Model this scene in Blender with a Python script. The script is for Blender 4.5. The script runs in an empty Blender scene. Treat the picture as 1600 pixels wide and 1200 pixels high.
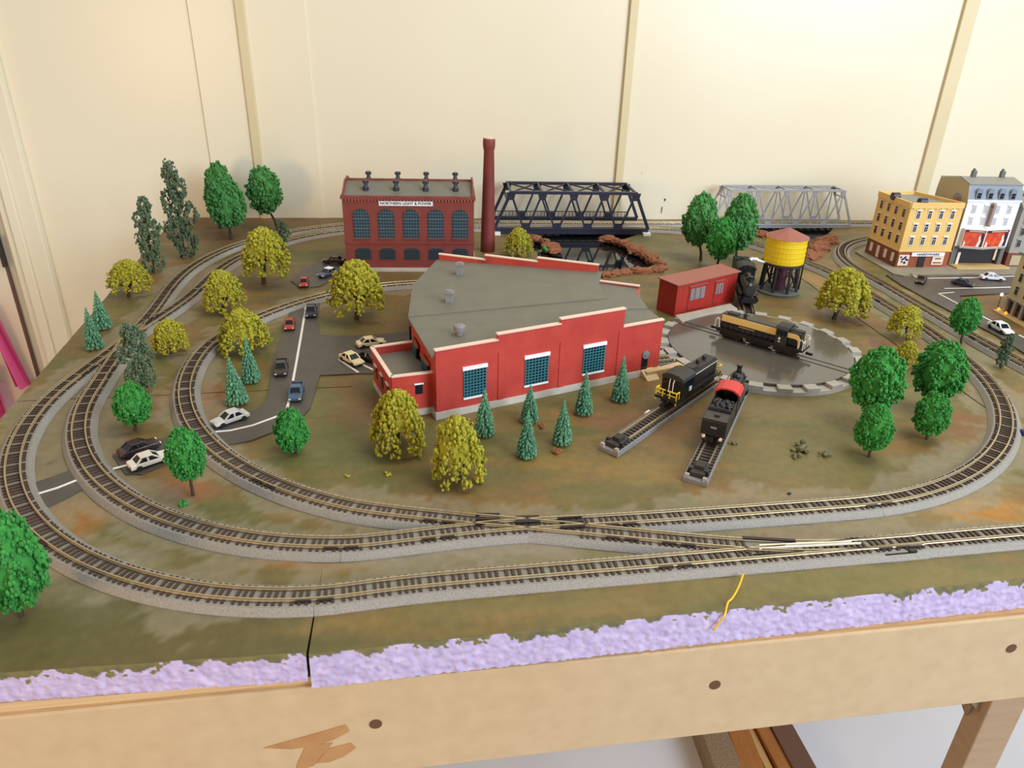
import bpy, bmesh, math, random
from math import sin, cos, pi, radians, sqrt, atan2, hypot
from mathutils import Vector, Matrix, noise
import numpy as np

scene = bpy.context.scene
col = scene.collection

# ------------------------------------------------------------------ camera
FPX, PITCH, ROLL, CAMZ = 1150.0, radians(26.256), radians(1.742), 0.304
_F = Vector((0, cos(PITCH), -sin(PITCH))); _U0 = Vector((0, sin(PITCH), cos(PITCH))); _R0 = Vector((1, 0, 0))
_R = _R0 * cos(ROLL) + _U0 * sin(ROLL); _U = _U0 * cos(ROLL) - _R0 * sin(ROLL)
cam_d = bpy.data.cameras.new('camera'); cam = bpy.data.objects.new('camera', cam_d); col.objects.link(cam)
cam.matrix_world = Matrix(((_R.x, _U.x, -_F.x, 0), (_R.y, _U.y, -_F.y, 0), (_R.z, _U.z, -_F.z, CAMZ), (0, 0, 0, 1)))
cam_d.sensor_width = 36; cam_d.lens = FPX * 36 / 1600; cam_d.clip_start = 0.02; cam_d.clip_end = 30
scene.camera = cam

# ------------------------------------------------------------------ world, lights, exposure
scene.view_settings.view_transform = 'Standard'; scene.view_settings.look = 'None'
scene.view_settings.gamma = 1; scene.view_settings.use_curve_mapping = False
scene.view_settings.exposure = -0.30
w = bpy.data.worlds.new('room_light'); scene.world = w; w.use_nodes = True
w.node_tree.nodes['Background'].inputs[0].default_value = (1.0, 0.96, 0.90, 1)
w.node_tree.nodes['Background'].inputs[1].default_value = 0.52

def area(name, loc, target, size, energy, color):
    d = bpy.data.lights.new(name, 'AREA'); d.shape = 'RECTANGLE'; d.size, d.size_y = size
    d.energy = energy; d.color = color
    o = bpy.data.objects.new(name, d); col.objects.link(o); o.location = loc
    o.rotation_euler = (Vector(target) - Vector(loc)).to_track_quat('-Z', 'Y').to_euler()
    return o
area('window_daylight', (1.62, -0.70, 0.85), (0.35, 0.9, 0.1), (1.1, 1.2), 64, (0.74, 0.86, 1.0))
area('ceiling_light', (0.75, 0.55, 1.70), (0.45, 0.85, 0.0), (1.0, 0.8), 24, (1.0, 0.95, 0.86))
area('warm_lamp', (-0.85, -0.55, 0.22), (-0.22, 0.28, -0.06), (0.30, 0.30), 8.0, (1.0, 0.60, 0.25))

# ------------------------------------------------------------------ geometry helpers
def G(x, y, z=0.0):
    """point of the level plane at height z seen at photo pixel x, y"""
    d = _R * ((x - 800) / FPX) - _U * ((y - 600) / FPX) + _F
    t = (z - CAMZ) / d.z
    return Vector((d.x * t, d.y * t, z))
def depth(p):
    return (Vector(p) - Vector((0, 0, CAMZ))).dot(_F)
def rise(p, ty):
    """height of an upright that stands at p and reaches photo row ty"""
    lo, hi = 0.0, 0.6
    for _ in range(40):
        m = (lo + hi) / 2; q = Vector((p[0], p[1], p[2] + m - CAMZ))
        y = 600 - FPX * q.dot(_U) / q.dot(_F)
        if y > ty: lo = m
        else: hi = m
    return lo

class MB:
    def __init__(s): s.v = []; s.f = []
    def add(s, vs, fs, M=None):
        n = len(s.v)
        s.v += [tuple(M @ Vector(v)) for v in vs] if M is not None else [tuple(v) for v in vs]
        s.f += [tuple(i + n for i in f) for f in fs]; return s
    def box(s, x0, x1, y0, y1, z0, z1, M=None):
        return s.add([(x0,y0,z0),(x1,y0,z0),(x1,y1,z0),(x0,y1,z0),(x0,y0,z1),(x1,y0,z1),(x1,y1,z1),(x0,y1,z1)],
                     [(3,2,1,0),(4,5,6,7),(0,1,5,4),(1,2,6,5),(2,3,7,6),(3,0,4,7)], M)
    def prism(s, pts, z0, z1, M=None):
        n = len(pts); a = sum(pts[i][0]*pts[(i+1)%n][1]-pts[(i+1)%n][0]*pts[i][1] for i in range(n))
        if a < 0: pts = pts[::-1]
        vs = [(p[0],p[1],z0) for p in pts] + [(p[0],p[1],z1) for p in pts]
        return s.add(vs, [tuple(range(n-1,-1,-1)), tuple(range(n,2*n))] + [(i,(i+1)%n,(i+1)%n+n,i+n) for i in range(n)], M)
    def yprism(s, pts, y0, y1, M=None):
        """outline in x, z pulled along y"""
        T = Matrix(((1,0,0,0),(0,0,-1,0),(0,1,0,0),(0,0,0,1)))
        return s.prism(pts, -y1, -y0, (M @ T) if M is not None else T)
    def xprism(s, pts, x0, x1, M=None):
        """outline in y, z pulled along x"""
        T = Matrix(((0,0,1,0),(1,0,0,0),(0,1,0,0),(0,0,0,1)))
        return s.prism(pts, x0, x1, (M @ T) if M is not None else T)
    def cyl(s, p0, p1, r0, r1=None, n=12, M=None):
        r1 = r0 if r1 is None else r1
        p0, p1 = Vector(p0), Vector(p1); d = (p1 - p0).normalized()
        a = d.orthogonal().normalized(); b = d.cross(a); vs = []
        for p, r in ((p0, r0), (p1, r1)):
            vs += [p + a*(r*cos(2*pi*i/n)) + b*(r*sin(2*pi*i/n)) for i in range(n)]
        return s.add(vs, [tuple(range(n-1,-1,-1)), tuple(range(n,2*n))] + [(i,(i+1)%n,(i+1)%n+n,i+n) for i in range(n)], M)
    def bar(s, p0, p1, w, h, M=None, up=(0,0,1)):
        p0, p1 = Vector(p0), Vector(p1); d = (p1-p0).normalized(); u = Vector(up)
        if abs(d.dot(u)) > .98: u = Vector((0,1,0))
        a = d.cross(u).normalized(); b = a.cross(d); vs = []
        for p in (p0, p1):
            vs += [p + a*(sx*w/2) + b*(sy*h/2) for sx, sy in ((-1,-1),(1,-1),(1,1),(-1,1))]
        return s.add(vs, [(3,2,1,0),(4,5,6,7),(0,1,5,4),(1,2,6,5),(2,3,7,6),(3,0,4,7)], M)
    def lathe(s, prof, n=24, M=None, c=(0,0)):
        vs = [(c[0]+r*cos(2*pi*i/n), c[1]+r*sin(2*pi*i/n), z) for r, z in prof for i in range(n)]
        fs = [(k*n+i, k*n+(i+1)%n, (k+1)*n+(i+1)%n, (k+1)*n+i) for k in range(len(prof)-1) for i in range(n)]
        fs += [tuple(range(n-1,-1,-1)), tuple(range((len(prof)-1)*n, len(prof)*n))]
        return s.add(vs, fs, M)
    def tube(s, pts, r, n=6, M=None):
        pts = [Vector(p) for p in pts]; vs = []
        for i, p in enumerate(pts):
            d = (pts[min(i+1,len(pts)-1)] - pts[max(i-1,0)]).normalized()
            rr = r[i] if isinstance(r, (list, tuple)) else r
            u = Vector((0,0,1)) if abs(d.z) < .9 else Vector((0,1,0))
            a = d.cross(u).normalized(); b = a.cross(d)
            vs += [p + a*(rr*cos(2*pi*k/n)) + b*(rr*sin(2*pi*k/n)) for k in range(n)]
        m = len(pts)
        fs = [(i*n+k, i*n+(k+1)%n, (i+1)*n+(k+1)%n, (i+1)*n+k) for i in range(m-1) for k in range(n)]
        return s.add(vs, fs + [tuple(range(n-1,-1,-1)), tuple(range((m-1)*n, m*n))], M)
    def ico(s, c, r, rng, jit=.25, sc=(1,1,1)):
        vs = [(c[0]+r*sc[0]*x*(1+rng.uniform(-jit,jit)), c[1]+r*sc[1]*y*(1+rng.uniform(-jit,jit)), c[2]+r*sc[2]*z*(1+rng.uniform(-jit,jit))) for x,y,z in ICO0[0]]
        return s.add(vs, ICO0[1])
    def mesh(s, name, mat, smooth=False):
        me = bpy.data.meshes.new(name); me.from_pydata(s.v, [], s.f)
        bm = bmesh.new(); bm.from_mesh(me); bmesh.ops.recalc_face_normals(bm, faces=bm.faces); bm.to_mesh(me); bm.free()
        me.materials.append(mat)
        if smooth: me.polygons.foreach_set('use_smooth', [True]*len(me.polygons))
        return me
    def build(s, name, mat, parent=None, smooth=False, bevel=0, loc=None, rz=0, label=None):
        o = bpy.data.objects.new(name, s.mesh(name, mat, smooth)); col.objects.link(o)
        if parent: o.parent = parent
        if loc is not None: o.location = loc
        if rz: o.rotation_euler.z = rz
        if bevel:
            m = o.modifiers.new('edge', 'BEVEL'); m.width = bevel; m.segments = 2; m.limit_method = 'ANGLE'
        if label: o['label'] = label
        return o
_b = bmesh.new(); bmesh.ops.create_icosphere(_b, subdivisions=1, radius=1)
ICO0 = ([tuple(v.co) for v in _b.verts], [tuple(v.index for v in f.verts) for f in _b.faces]); _b.free()

def tag(o, label, cat, group=None, kind=None):
    o['label'] = label; o['category'] = cat
    if group: o['group'] = group
    if kind: o['kind'] = kind
    return o
def thing(name, label, cat, loc=(0,0,0), rz=0, group=None):
    o = bpy.data.objects.new(name, None); col.objects.link(o); o.location = loc; o.rotation_euler.z = rz
    o.empty_display_size = .01
    return tag(o, label, cat, group)
def struct(o, label=None, cat=None):
    o['kind'] = 'structure'
    if label: o['label'] = label
    if cat: o['category'] = cat
    return o
def dup(root, label, loc=None, rz=None):
    r = root.copy(); col.objects.link(r)
    if loc is not None: r.location = loc
    if rz is not None: r.rotation_euler.z = rz
    r['label'] = label
    for ch in list(root.children):
        c = ch.copy(); col.objects.link(c); c.parent = r
        for g in list(ch.children):
            d = g.copy(); col.objects.link(d); d.parent = c
    return r

# ------------------------------------------------------------------ materials
def srgb(*c): return tuple(((x/255)/12.92 if x/255 <= .04045 else ((x/255+.055)/1.055)**2.4) for x in c) + (1,)
def mat(name, c, rough=.6, metal=0, c2=None, scale=200, amount=.5, bump=0, bscale=None, island=0, spec=None, emit=0, stretch=None):
    m = bpy.data.materials.new(name); m.use_nodes = True; nt = m.node_tree; b = nt.nodes['Principled BSDF']
    b.inputs['Base Color'].default_value = srgb(*c); b.inputs['Roughness'].default_value = rough; b.inputs['Metallic'].default_value = metal
    if spec is not None: b.inputs['Specular IOR Level'].default_value = spec
    if emit:
        b.inputs['Emission Color'].default_value = srgb(*c); b.inputs['Emission Strength'].default_value = emit
    tc = nt.nodes.new('ShaderNodeTexCoord'); vec = tc.outputs['Object']
    if stretch:
        mp = nt.nodes.new('ShaderNodeMapping'); mp.inputs['Scale'].default_value = stretch
        nt.links.new(vec, mp.inputs[0]); vec = mp.outputs[0]
    last = None
    if c2 is not None:
        n = nt.nodes.new('ShaderNodeTexNoise'); n.inputs['Scale'].default_value = scale; n.inputs['Detail'].default_value = 4
        nt.links.new(vec, n.inputs['Vector'])
        r = nt.nodes.new('ShaderNodeValToRGB'); r.color_ramp.elements[0].position = .5-amount/2; r.color_ramp.elements[1].position = .5+amount/2
        r.color_ramp.elements[0].color = srgb(*c); r.color_ramp.elements[1].color = srgb(*c2)
        nt.links.new(n.outputs[0], r.inputs[0]); last = r.outputs[0]
        if island:
            g = nt.nodes.new('ShaderNodeNewGeometry'); hv = nt.nodes.new('ShaderNodeHueSaturation')
            mr = nt.nodes.new('ShaderNodeMapRange'); mr.inputs[3].default_value = 1-island; mr.inputs[4].default_value = 1+island
            nt.links.new(g.outputs['Random Per Island'], mr.inputs[0]); nt.links.new(mr.outputs[0], hv.inputs['Value'])
            nt.links.new(last, hv.inputs['Color']); last = hv.outputs[0]
        nt.links.new(last, b.inputs['Base Color'])
    if bump:
        n2 = nt.nodes.new('ShaderNodeTexNoise'); n2.inputs['Scale'].default_value = bscale or scale; n2.inputs['Detail'].default_value = 3
        nt.links.new(vec, n2.inputs['Vector'])
        bp = nt.nodes.new('ShaderNodeBump'); bp.inputs['Strength'].default_value = bump; bp.inputs['Distance'].default_value = .001
        nt.links.new(n2.outputs[0], bp.inputs['Height']); nt.links.new(bp.outputs[0], b.inputs['Normal'])
    return m

def mat_brick(name, c, c2, mortar, sx=1, rough=.55, scale=150):
    """fine brick relief too small to pick apart: bricks of about a millimetre"""
    m = bpy.data.materials.new(name); m.use_nodes = True; nt = m.node_tree; b = nt.nodes['Principled BSDF']; b.inputs['Roughness'].default_value = rough
    tc = nt.nodes.new('ShaderNodeTexCoord'); n = nt.nodes.new('ShaderNodeTexNoise'); n.inputs['Scale'].default_value = 60; n.inputs['Detail'].default_value = 5
    nt.links.new(tc.outputs['Object'], n.inputs['Vector'])
    r = nt.nodes.new('ShaderNodeValToRGB'); r.color_ramp.elements[0].color = srgb(*c); r.color_ramp.elements[1].color = srgb(*c2)
    r.color_ramp.elements[0].position = .3; r.color_ramp.elements[1].position = .7
    nt.links.new(n.outputs[0], r.inputs[0])
    wv = nt.nodes.new('ShaderNodeTexWave'); wv.bands_direction = 'Z'; wv.inputs['Scale'].default_value = scale; wv.inputs['Distortion'].default_value = 0
    nt.links.new(tc.outputs['Object'], wv.inputs['Vector'])
    mr = nt.nodes.new('ShaderNodeMapRange'); mr.inputs[1].default_value = 0; mr.inputs[2].default_value = .12; mr.inputs[3].default_value = .35; mr.inputs[4].default_value = 0
    nt.links.new(wv.outputs[1], mr.inputs[0])
    mx = nt.nodes.new('ShaderNodeMix'); mx.data_type = 'RGBA'; mx.inputs['B'].default_value = srgb(*mortar)
    nt.links.new(mr.outputs[0], mx.inputs['Factor']); nt.links.new(r.outputs[0], mx.inputs['A'])
    nt.links.new(mx.outputs['Result'], b.inputs['Base Color'])
    return m

M = {}
M['wall'] = mat('cream_painted_panel', (230,221,198), .32, c2=(225,214,186), scale=3, amount=.6, bump=.08, bscale=14)
M['trim'] = mat('cream_painted_batten', (216,201,162), .45, c2=(206,190,150), scale=6, amount=.5)
M['floor'] = mat('pale_floor', (226,226,230), .5, c2=(216,216,222), scale=5)
M['mdf'] = mat('mdf_board', (192,167,130), .6, c2=(183,157,120), scale=90, amount=.5, bump=.05, bscale=400)
M['card'] = mat('pale_packing', (206,176,130), .6, c2=(186,152,108), scale=60, stretch=(.2,1,30))
M['ply'] = mat('plywood_edge', (196,160,112), .6, c2=(160,118,76), scale=40, stretch=(1,1,30))
M['hole'] = mat('screw_hole', (92,58,34), .8)
M['smear'] = mat('brown_paint_smear', (158,112,66), .6, c2=(176,132,82), scale=60)
M['roadbed'] = mat('grey_ballast_plastic', (152,147,139), .6, c2=(126,121,113), scale=900, amount=.5, bump=.4, bscale=900)
M['tie'] = mat('brown_tie_plastic', (76,57,46), .6, c2=(62,46,37), scale=300)
M['rail'] = mat('nickel_silver_rail', (188,172,138), .36, metal=.7)
M['joiner'] = mat('dark_rail_joiner', (40,30,30), .5)
M['brick_red'] = mat_brick('red_brick_plastic', (176,54,44), (190,66,54), (140,40,34))
M['brick_dark'] = mat_brick('dark_red_brick_plastic', (118,50,44), (128,58,50), (92,38,34))
M['brick_brown'] = mat_brick('brown_brick_plastic', (112,56,38), (124,64,44), (90,44,30))
M['brick_orange'] = mat_brick('orange_brick_plastic', (164,84,44), (150,74,40), (120,60,36))
M['red'] = mat('red_paint', (178,44,34), .5, c2=(158,36,30), scale=120)
M['roof'] = mat('grey_roof', (112,110,98), .6, c2=(104,101,90), scale=60, bump=.1, bscale=500)
M['coping'] = mat('pale_coping', (222,196,178), .6)
M['found'] = mat('pale_foundation', (196,190,180), .6, c2=(180,172,160), scale=80)
M['teal'] = mat('teal_window_frame', (48,116,128), .5)
M['glass'] = mat('dark_window_glass', (18,26,34), .12)
M['bluegrey'] = mat('blue_grey_window', (84,104,112), .4)
M['blue_pane'] = mat('blue_grey_pane', (44,64,76), .2)
M['pale_pane'] = mat('pale_grey_pane', (176,178,186), .3)
M['blade'] = mat('bright_point_blade', (226,222,206), .4)
M['white'] = mat('white_paint', (236,236,238), .45)
M['ink'] = mat('navy_ink', (32,34,66), .5)
M['grey'] = mat('grey_plastic', (132,132,132), .5, c2=(118,118,118), scale=200)
M['tt_grey'] = mat('pale_grey_plastic', (166,160,150), .5, c2=(152,146,136), scale=150)
M['deck'] = mat('dark_grey_deck', (92,86,76), .13, c2=(84,78,69), scale=60)
M['black'] = mat('black_plastic', (26,25,27), .38, c2=(34,32,33), scale=150)
M['black_dull'] = mat('weathered_black', (50,47,44), .6, c2=(38,36,35), scale=200)
M['bridge_black'] = mat('blue_black_bridge', (40,41,58), .4)
M['silver'] = mat('silver_grey_bridge', (160,160,166), .45)
M['wheel'] = mat('wheel_metal', (60,56,52), .4, metal=.6)
M['cream'] = mat('cream_yellow_stripe', (236,200,122), .5)
M['yellow'] = mat('handrail_yellow', (232,198,40), .5)
M['tank_yellow'] = mat('yellow_planks', (236,206,20), .5, c2=(216,180,14), scale=60, stretch=(1,1,12), amount=.7)
M['roof_red'] = mat('red_brown_roof', (148,88,74), .6)
M['timber'] = mat('dark_timber', (44,40,42), .6)
M['purple'] = mat('purple_red_pipe', (112,50,74), .45, c2=(70,40,60), scale=90)
M['stone'] = mat('grey_base', (104,106,104), .7, c2=(88,90,90), scale=120)
M['conc'] = mat('pale_concrete', (168,160,146), .7, c2=(152,146,134), scale=90)
M['wood'] = mat('tan_wood', (196,170,124), .6)
M['asphalt'] = mat('asphalt', (86,79,72), .5, c2=(74,68,63), scale=60, bump=.15, bscale=500)
M['line'] = mat('white_road_line', (226,222,214), .6)
M['kerb'] = mat('grey_pavement', (146,138,120), .7, c2=(132,124,106), scale=120)
M['facade_y'] = mat('yellow_plaster', (228,190,116), .6, c2=(222,182,106), scale=60)
M['facade_w'] = mat('white_plaster', (228,230,234), .55)
M['facade_g'] = mat('grey_plaster', (150,146,138), .6)
M['facade_c'] = mat('cream_plaster', (196,184,154), .6)
M['slate'] = mat('blue_grey_slate', (128,138,152), .55, c2=(118,128,142), scale=200)
M['slate_top'] = mat('grey_roof_sheet', (134,132,124), .6)
M['beige'] = mat('beige_plaster', (176,160,126), .6)
M['tan_base'] = mat('sand_pavement', (196,164,110), .7)
M['shop'] = mat('dark_shop_interior', (36,34,40), .3)
M['poster_red'] = mat('poster_red', (182,34,26), .5, c2=(220,92,46), scale=160, amount=.4)
M['poster_dark'] = mat('poster_dark', (52,24,40), .5)
M['poster_pale'] = mat('poster_pale', (232,214,196), .5)
M['water'] = mat('dark_glossy_water', (20,22,26), .04, bump=.05, bscale=70)
M['rock'] = mat('orange_brown_rock', (150,92,58), .8, c2=(112,66,40), scale=120, bump=.5, bscale=400)
M['debris'] = mat('grey_green_lump', (112,108,76), .8, c2=(88,84,58), scale=200)
M['wire'] = mat('yellow_wire', (218,176,44), .45)
M['pink'] = mat('pink_cloth', (214,84,140), .8)
M['pale_pink'] = mat('pale_pink_cloth', (226,186,190), .8)
M['door'] = mat('cream_door', (222,208,182), .4)
M['orange_lamp'] = mat('lit_orange_lamp', (255,140,40), .5, emit=2.5)
M['lamp_white'] = mat('lit_white_lamp', (255,244,224), .5, emit=3)
M['trunk'] = mat('brown_trunk', (74,54,38), .8, c2=(58,42,30), scale=300)
M['tyre'] = mat('tyre_black', (26,25,25), .7)
M['bluebase'] = mat('blue_clip', (44,50,140), .5)
M['chip'] = mat('chipboard', (150,126,98), .7, c2=(120,98,76), scale=300, amount=.3)
M['oak'] = mat('orange_brown_board', (168,110,54), .5, c2=(150,94,44), scale=20, stretch=(1,8,1))
M['pine'] = mat('pale_pine_strip', (206,164,104), .5)
M['walnut'] = mat('dark_brown_board', (104,74,60), .5)
M['mauve'] = mat('mauve_board', (150,130,122), .6)
M['leg'] = mat('brown_board_leg', (162,134,102), .6, c2=(150,122,90), scale=30, stretch=(1,1,6))
FOL = {
 'autumn': mat('yellow_green_foliage', (172,168,42), .85, c2=(132,124,30), scale=60, amount=.5, island=.28),
 'green': mat('bright_green_foliage', (62,148,58), .85, c2=(38,110,44), scale=60, amount=.5, island=.3),
 'mid': mat('mid_green_foliage', (78,142,70), .85, c2=(54,112,56), scale=60, amount=.5, island=.3),
 'dark': mat('dark_green_foliage', (98,116,86), .85, c2=(70,90,66), scale=60, amount=.5, island=.3),
 'cone': mat('blue_green_conifer', (108,162,128), .85, c2=(58,112,80), scale=120, amount=.5, island=.35),
}
# ------------------------------------------------------------------ track centre lines (metres on the layout)
RAILZ = 0.0075
def arc(c, r, a0, a1, n=40):
    return [(c[0]+r*cos(radians(a0+(a1-a0)*i/n)), c[1]+r*sin(radians(a0+(a1-a0)*i/n))) for i in range(n+1)]
def smooth_path(pts, step=.002, it=60, k=12):
    P = np.array(pts, float); out = []
    Q = np.vstack([2*P[0]-P[1], P, 2*P[-1]-P[-2]])
    for i in range(1, len(Q)-2):
        p0, p1, p2, p3 = Q[i-1], Q[i], Q[i+1], Q[i+2]
        m = max(2, int(np.linalg.norm(p2-p1)/.001))
        for t in np.linspace(0, 1, m, endpoint=False):
            out.append(.5*((2*p1)+(-p0+p2)*t+(2*p0-5*p1+4*p2-p3)*t*t+(-p0+3*p1-3*p2+p3)*t**3))
    out.append(P[-1]); out = np.array(out)
    def resamp(o):
        d = np.r_[0, np.cumsum(np.linalg.norm(np.diff(o, axis=0), axis=1))]; n = int(d[-1]/step)+1
        s = np.linspace(0, d[-1], n); return np.c_[np.interp(s, d, o[:,0]), np.interp(s, d, o[:,1])]
    o = resamp(out)
    for _ in range(it):
        q = o.copy(); q[1:-1] = .25*o[:-2]+.5*o[1:-1]+.25*o[2:]; o = q
    return resamp(o)
T = {}
T['A'] = smooth_path([(.985,.5135),(.62,.452),(.45,.4225),(.341,.4045),(.20,.380),(.103,.3635),(-.053,.337)] + arc((-.141,.576),.2542,-80.5,-186,60)
    + [(-.3925,.650),(-.3905,.675),(-.3935,.713),(-.4005,.762),(-.4145,.835),(-.4215,.887),(-.4215,.939),(-.413,.992),(-.397,1.04),(-.352,1.108),(-.308,1.146),(-.262,1.171),(-.20,1.187),(-.12,1.199),(0,1.212),(.229,1.236),(.40,1.260),(.583,1.282),(.76,1.302)], it=120)
B_left = arc((-.124,.616),.246,-83,-166,60)
T['B'] = smooth_path([(-.392,.71),(-.3885,.672),(-.380,.636),(-.373,.603)] + arc((-.124,.616),.246,190,277,60) + [(-.026,.3885),(.013,.3955),(.077,.4045),(.134,.4135)] + arc((.196,.6965),.2685,-81,3,60)
    + [(.467,.745),(.465,.79),(.460,.83),(.454,.875),(.446,.937),(.432,.995),(.409,1.046),(.383,1.098),(.353,1.143),(.315,1.176),(.265,1.196),(.20,1.1998),(0,1.179),(-.12,1.166),(-.20,1.154),(-.255,1.138),(-.296,1.112),(-.335,1.070),(-.366,1.01),(-.381,.955),(-.3845,.90),(-.3815,.84),(-.381,.80),(-.3855,.745),(-.392,.69)], it=100)
T['C'] = smooth_path([(.27,.3915),(.22,.3835),(.188,.3805),(.147,.3815),(.111,.385),(.06,.3905),(.013,.3955),(-.027,.399)] + arc((-.036,.671),.2698,-103,-181,60)
    + [(-.298,.712),(-.283,.753),(-.259,.794),(-.232,.828),(-.203,.853),(-.165,.874),(-.12,.889),(-.07,.898)], it=100)
T['D'] = smooth_path([(.70,1.232),(.62,1.205),(.545,1.163),(.508,1.125),(.486,1.08),(.478,1.040),(.479,.997),(.486,.955),(.492,.911),(.499,.845),(.506,.779),(.514,.724),(.522,.68),(.540,.60),(.56,.50)], it=120)
def near(name, p):
    return int(np.argmin(((T[name]-np.array(p))**2).sum(1)))
ALLT = np.vstack([t[::3] for t in T.values()])

# ------------------------------------------------------------------ room shell
WA = radians(6.1); WU = Vector((cos(WA), sin(WA), 0)); WN = Vector((-sin(WA), cos(WA), 0)); WP = Vector((-.543, 1.200, 0))
FLOORZ = -0.80
def wallM(s, off=0): return Matrix.Translation(WP + WU*s + WN*off) @ Matrix.Rotation(WA, 4, 'Z')
o = MB().box(-2.2, 2.6, 0, .08, FLOORZ, 1.5).build('wall_back', M['wall']); o.matrix_world = wallM(0); struct(o, 'cream painted panelled wall behind the layout', 'wall')
def sx(px, py):   # distance along the wall of a photo point on it
    d = _R*((px-800)/FPX) - _U*((py-600)/FPX) + _F; C0 = Vector((0,0,CAMZ)); t = (WP-C0).dot(WN)/d.dot(WN); p = C0+d*t
    return (p-WP).dot(WU), p.z
for i, (px, wd, lb) in enumerate(((391,.014,'narrow cream batten left of the power house'), (979,.013,'narrow cream batten behind the black bridge'), (1481,.024,'broad cream batten behind the yellow town building'))):
    s, z = sx(px, 140)
    o = MB().box(-wd/2, wd/2, -.006, 0, FLOORZ, 1.5).build('trim_%d' % (i+1), M['trim'], bevel=.001); o.matrix_world = wallM(s); struct(o, lb, 'batten')
s, z = sx(491, 160)
o = MB().box(-.17, 0, -.0025, 0, -.03, 1.5).build('trim_4', M['wall'], bevel=.0008); o.matrix_world = wallM(s); struct(o, 'raised cream wall panel right of the left batten', 'panel')
wb_ = bpy.data.objects['wall_back']
for px, py, w_, h_, m in ((1039,312,.0018,.0040,'walnut'),(1034,328,.0014,.0110,'mauve'),(1185-380,298,.0012,.0012,'walnut'),(1003,270,.0010,.0010,'mauve'),(430,22,.0016,.009,'white')):
    s, z = sx(px, py); MB().cyl((s,-.0005,z-h_/2),(s,-.0005,z+h_/2),w_*.5,w_*.9,n=8).build('stain' if m != 'white' else 'paint_drip', M[m], wb_)
# door with casing at the far left
s0 = sx(0, 250)[0]
o = MB().box(-.045, .008, -.014, 0, FLOORZ, 1.3).box(-.033, -.018, -.019, -.014, FLOORZ, 1.3).build('trim_5', M['wall'], bevel=.0015); o.matrix_world = wallM(sx(72, 400)[0]); struct(o, 'moulded cream door casing at the left', 'casing')
dr = MB().box(-.6, 0, -.010, 0, FLOORZ+.01, 1.25).build('door_1', M['door'], bevel=.001); dr.matrix_world = wallM(sx(30, 470)[0]-.002); struct(dr, 'cream door leaf with a dark strip for the shaded gap at its edge', 'door')
o = MB().box(0, .0026, -.0095, -.002, FLOORZ+.01, 1.25).build('gap_shade_strip', M['walnut'], dr);  # solid dark brown strip, paints the shade of the gap beside the door
MB().box(.0005, .006, -.016, -.0105, -.08, -.03).build('hinge', M['black_dull'], dr)
# pink cloths hanging from the door
pk = thing('hanging_cloth', 'pink and pale cloths hanging at the far left beside the door', 'cloth', tuple(WP + WU*sx(12, 560)[0] + Vector((0,0,-.46)) - WN*.03), WA)
rng = random.Random(5)
def fold(x0, x1, y, z0, z1, lean, m, ph):
    mb = MB(); n = 18; vs = []
    for j in range(9):
        t = j/8
        for i in range(n+1):
            u = i/n; vs.append((x0+(x1-x0)*u + lean*(1-t), y + .010*sin(u*9+ph+t), z0+(z1-z0)*t))
    k = len(vs); vs += [(a, b+.003, c) for a, b, c in vs]
    fs = [(j*(n+1)+i, j*(n+1)+i+1, (j+1)*(n+1)+i+1, (j+1)*(n+1)+i) for j in range(8) for i in range(n)]
    fs += [tuple(x+k for x in f[::-1]) for f in fs]
    mb.add(vs, fs); return mb.build('fold', m, pk, smooth=True)
ps = sx(12, 560)[0]
for (q0, q1, wd, m, ph, yy) in (((-6,470),(50,592),.022,'pink',0,-.004), ((-8,560),(16,640),.030,'pink',1,-.008)):
    (s0_, z0_), (s1_, z1_) = sx(*q0), sx(*q1); fold(s1_-ps-wd/2, s1_-ps+wd/2, yy, z1_+.46, z0_+.46, 0, M[m], ph).data.transform(Matrix(((1,0,(s0_-s1_)/(z0_-z1_),-(s0_-s1_)/(z0_-z1_)*(z1_+.46)),(0,1,0,0),(0,0,1,0),(0,0,0,1))))
fold(sx(-60,600)[0]-ps, sx(92,590)[0]-ps, .012, sx(30,680)[1]+.46, sx(40,592)[1]+.46, 0, M['pale_pink'], 2)
o = MB().box(-3.2, 3.4, -1.6, 1.6, FLOORZ-.05, FLOORZ).build('floor', M['floor']); struct(o, 'pale grey floor under the table', 'floor')

# ------------------------------------------------------------------ foam boards (the ground)
def L2(p, q, t): return (p[0]+(q[0]-p[0])*t, p[1]+(q[1]-p[1])*t)
LF, LB = (-.362,.2535), (-.560,1.194)
S1f, S1m, S1b = (-.1045,.2865), (-.1275,.50), (-.232,1.2335)
S2l, S2r = (-.4245,.553), (-.1405,.602)
s3a = G(1240,427); s3b = G(1545,641); dS = (s3b-s3a)
S3f = tuple(s3a + dS*((.388-s3a.y)/dS.y))[:2]; S3b = tuple(s3a + dS*((1.300-s3a.y)/dS.y))[:2]
RF, RB = (1.0,.478), (1.0,1.360)
POND = [G(*q,-.004)[:] for q in ((838,360),(1002,366),(972,379),(1000,396),(1030,412),(1012,421),(950,427),(900,432),(850,420),(832,388))]
RIV = [G(*q,-.004)[:] for q in ((1208,366),(1300,361),(1284,376),(1254,399),(1228,385))]
RIV2 = [G(*q,-.004)[:] for q in ((1120,352),(1300,352),(1300,361),(1208,366),(1175,366))]
def inpoly(x, y, P):
    c = False; n = len(P); j = n-1
    for i in range(n):
        if (P[i][1] > y) != (P[j][1] > y) and x < (P[j][0]-P[i][0])*(y-P[i][1])/(P[j][1]-P[i][1])+P[i][0]: c = not c
        j = i
    return c
PATCH = []   # brushed paint patches: centre, radius, colour, strength
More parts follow.
